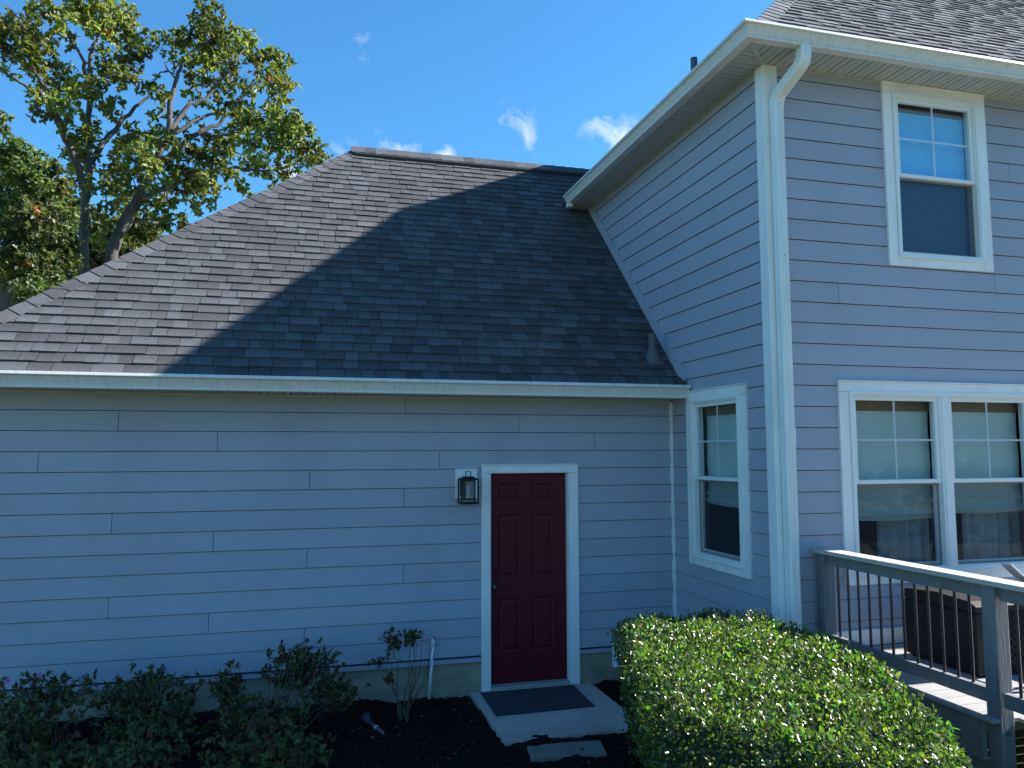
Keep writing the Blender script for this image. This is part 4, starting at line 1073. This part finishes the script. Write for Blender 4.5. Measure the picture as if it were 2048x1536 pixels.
limb(tk, [(176, 330), (205, 288), (236, 250), (262, 222), (296, 192), (320, 170)], .09, .02, [.3, .5, .7, .8, 1.0, 1.1])
limb(tk, [(205, 660), (212, 560), (236, 472), (268, 412), (292, 362), (312, 318), (336, 262), (338, 215), (352, 160), (366, 126), (390, 95)], .175, .022, [0, .0, -.1, -.2, -.3, -.4, -.4, -.5, -.5, -.6, -.6])
limb(tk, [(300, 345), (330, 316), (366, 290), (398, 262), (440, 245), (480, 200), (525, 150)], .10, .02, [-.3, -.1, .1, .3, .5, .6, .8])
limb(tk, [(398, 266), (440, 270), (500, 268), (560, 276)], .06, .02, [.3, .5, .6, .7])
limb(tk, [(240, 470), (285, 400), (340, 372), (400, 348), (470, 336), (530, 340), (600, 325)], .10, .015, [-.2, .1, .4, .6, .8, .9, 1.0])
limb(tk, [(338, 262), (372, 215), (420, 190), (470, 120), (492, 90)], .07, .02, [-.4, -.2, 0, .2, .3])
limb(tk, [(270, 440), (320, 445), (370, 430)], .07, .02, [0, .3, .5])
limb(tk, [(178, 170), (160, 110), (128, 60), (95, 25)], .05, .015, [.2, .1, 0, -.1])
limb(tk, [(345, 270), (420, 228), (500, 228), (545, 205)], .05, .015, [-.4, 0, .3, .6])
limb(tk, [(336, 140), (322, 145), (305, 160)], .03, .01, [0, 0, 0], 6); limb(tk, [(352, 160), (330, 130), (340, 118)], .025, .008, [-.5, -.5, -.5], 6)
tk.build('trunk', BARK, oak, smooth=True)
oakc = [(80, 14, 24, 1), (125, 40, 22, .6), (115, 22, 24, .8), (160, 12, 36, 1), (205, 30, 38, 1), (245, 30, 34, 1), (262, 70, 26, 1), (215, 75, 34, .8), (255, 115, 34, .9), (220, 125, 28, .7),
        (20, 60, 36, 1), (55, 68, 32, 1), (88, 85, 22, .9), (15, 95, 24, .9), (70, 112, 30, .9), (100, 125, 22, .8), (12, 145, 14, .6), (60, 140, 18, .5),
        (140, 70, 16, .6), (135, 95, 12, .5), (190, 140, 22, .7), (240, 150, 22, .7), (125, 165, 32, .9), (85, 160, 22, .8), (75, 195, 20, .9), (82, 225, 18, .8), (120, 205, 26, .9), (150, 180, 26, .8),
        (190, 175, 24, .9), (205, 205, 18, .7), (120, 230, 20, .7), (165, 230, 18, .5), (150, 265, 26, .8), (190, 265, 22, .7), (170, 300, 26, .7), (210, 215, 14, .6), (225, 225, 16, .8), (240, 205, 10, .5), (250, 165, 22, .7),
        (290, 95, 16, .8), (318, 82, 16, .8), (300, 170, 20, .7), (318, 190, 18, .7), (345, 90, 26, .8), (380, 80, 26, 1), (398, 55, 24, 1), (415, 28, 24, 1), (440, 22, 16, .8), (400, 110, 28, .8), (440, 75, 34, 1), (470, 80, 32, 1), (495, 72, 18, .8),
        (380, 140, 28, .8), (420, 130, 32, .8), (455, 125, 26, .7), (500, 110, 18, .7), (525, 110, 26, 1), (550, 125, 30, 1), (545, 160, 30, 1), (575, 170, 20, .9), (470, 165, 28, .7), (430, 175, 24, .7), (390, 190, 20, .6),
        (505, 175, 20, .6), (560, 200, 22, .8), (460, 205, 26, .8), (500, 220, 22, .6), (545, 222, 24, .8), (430, 220, 18, .6), (490, 245, 28, .9), (530, 245, 30, .9), (575, 245, 32, 1), (600, 270, 28, 1), (560, 280, 34, .9), (515, 285, 30, .9), (470, 262, 22, .7),
        (620, 295, 26, 1), (600, 315, 30, 1), (560, 325, 26, .8), (640, 318, 20, 1), (520, 335, 22, .6), (575, 352, 16, .6), (545, 365, 16, .6), (500, 320, 24, .8), (460, 300, 30, .9), (420, 280, 26, .8), (385, 300, 30, .9), (345, 290, 28, .8),
        (300, 275, 30, .9), (265, 275, 26, .9), (235, 290, 26, .8), (265, 315, 26, .8), (300, 320, 30, .8), (340, 335, 26, .8), (380, 345, 30, .9), (425, 325, 28, .9), (455, 350, 22, .8), (480, 372, 18, .7), (500, 388, 10, .5),
        (410, 365, 24, .9), (420, 400, 18, .8), (385, 378, 26, .9), (350, 375, 24, .8), (310, 365, 24, .8), (265, 355, 26, .9), (230, 335, 26, .9), (210, 370, 26, .8), (240, 400, 24, .8), (300, 405, 20, .6), (330, 405, 16, .6), (355, 405, 14, .6), (395, 410, 18, .7),
        (330, 440, 20, .7), (360, 440, 18, .7), (300, 455, 22, .7), (200, 430, 24, .7), (205, 475, 20, .7), (150, 330, 26, .8), (135, 300, 18, .6), (140, 360, 22, .7), (305, 230, 12, .4), (330, 225, 18, .6), (360, 250, 16, .5), (390, 240, 14, .5)]
crown(oak, oakc, 82, (.122, .140, .034), L=(.105, .175), rs=1.10)
t2 = empty('broadleaf_tree', (*at(20, 700, 'y', 11.5)[:2], -.16), 'dense leafy tree lower left of the oak, at the picture edge', 'tree')
TY = 11.5
tk = MB(); b2 = np.array([*px(20, 650)[:2], -.2]); tk.tube([b2, px(20, 600), px(30, 480), px(20, 380)], [.3, .22, .16, .05], 9)
limb(tk, [(25, 520), (60, 470), (95, 420), (110, 380)], .08, .02, [0, .3, .5, .7]); tk.build('trunk', BARK, t2, smooth=True)
c2 = [(5, 232, 14, 1), (10, 262, 14, .8), (15, 300, 30, 1), (40, 310, 26, 1), (75, 320, 24, 1), (20, 345, 40, 1), (65, 350, 36, 1), (100, 345, 24, 1), (30, 395, 44, 1), (85, 390, 40, 1), (120, 380, 22, .8), (20, 440, 44, 1), (70, 440, 44, 1),
      (115, 430, 32, .9), (25, 490, 44, 1), (75, 490, 44, 1), (120, 480, 36, .9), (140, 520, 26, .9), (30, 540, 44, 1), (80, 540, 40, 1), (120, 545, 30, .9), (10, 580, 36, 1), (55, 580, 30, 1), (95, 570, 30, .9), (20, 610, 26, .9), (-30, 330, 44, .7), (-30, 420, 50, .7), (-30, 520, 50, .7)]
crown(t2, c2, 88, (.080, .104, .034), L=(.09, .15), base=11.5, dyr=1.3)
t3 = empty('maple_tree', (*at(250, 700, 'y', 24)[:2], -.16), 'shadowy tree filling the gaps under the oak crown, behind the garage', 'tree')
TY = 24.0
tk = MB(); b3 = np.array([*px(180, 650)[:2], -.2]); tk.tube([b3, px(180, 560), px(190, 470)], [.35, .25, .1], 9); tk.build('trunk', BARK, t3, smooth=True)
c3 = [(150, 420, 40, .8), (180, 470, 44, .9), (140, 510, 44, .9), (230, 480, 40, .8), (270, 460, 30, .7), (190, 530, 44, .9), (260, 510, 40, .8), (110, 560, 44, 1), (320, 480, 26, .5), (60, 420, 44, .7), (330, 400, 24, .35), (240, 380, 30, .5), (120, 400, 36, .6), (40, 600, 40, .9), (235, 500, 34, .9), (285, 470, 30, .9), (200, 460, 34, .8), (310, 440, 26, .7), (250, 440, 26, .6)]
crown(t3, c3, 120, (.070, .092, .030), L=(.16, .26), base=24, dyr=1.5, orange=.02)
# wooded edge across the lawn, seen only in the window panes
P, Dd, Nn_, C_ = [], [], [], []
for k in range(26):
    th = math.radians(-80+k*4.4+rng.uniform(-1.5, 1.5)); rr = rng.uniform(17, 27); c = np.array([rr*math.cos(th)+5, rr*math.sin(th)-6, 0])
    if abs(c[1]+4) < 9 and c[0] > 0: continue
    hgt = rng.uniform(6, 11)
    m = 1500; q = c+rand_dirs(m)*np.array([2.8, 2.8, hgt*.52])*(rng.random((m, 1))**.4)+np.array([0, 0, hgt*.48])
    P.append(q); Dd.append(rand_dirs(m)); Nn_.append(rand_dirs(m)); C_.append(tones(m, (.05, .085, .025), .4))
P = np.concatenate(P); n = len(P)
tag(leaves(P, np.concatenate(Dd), np.concatenate(Nn_), rng.uniform(.35, .65, n), rng.uniform(.12, .22, n), np.concatenate(C_), 'woods', OAKL, None), kind='stuff')
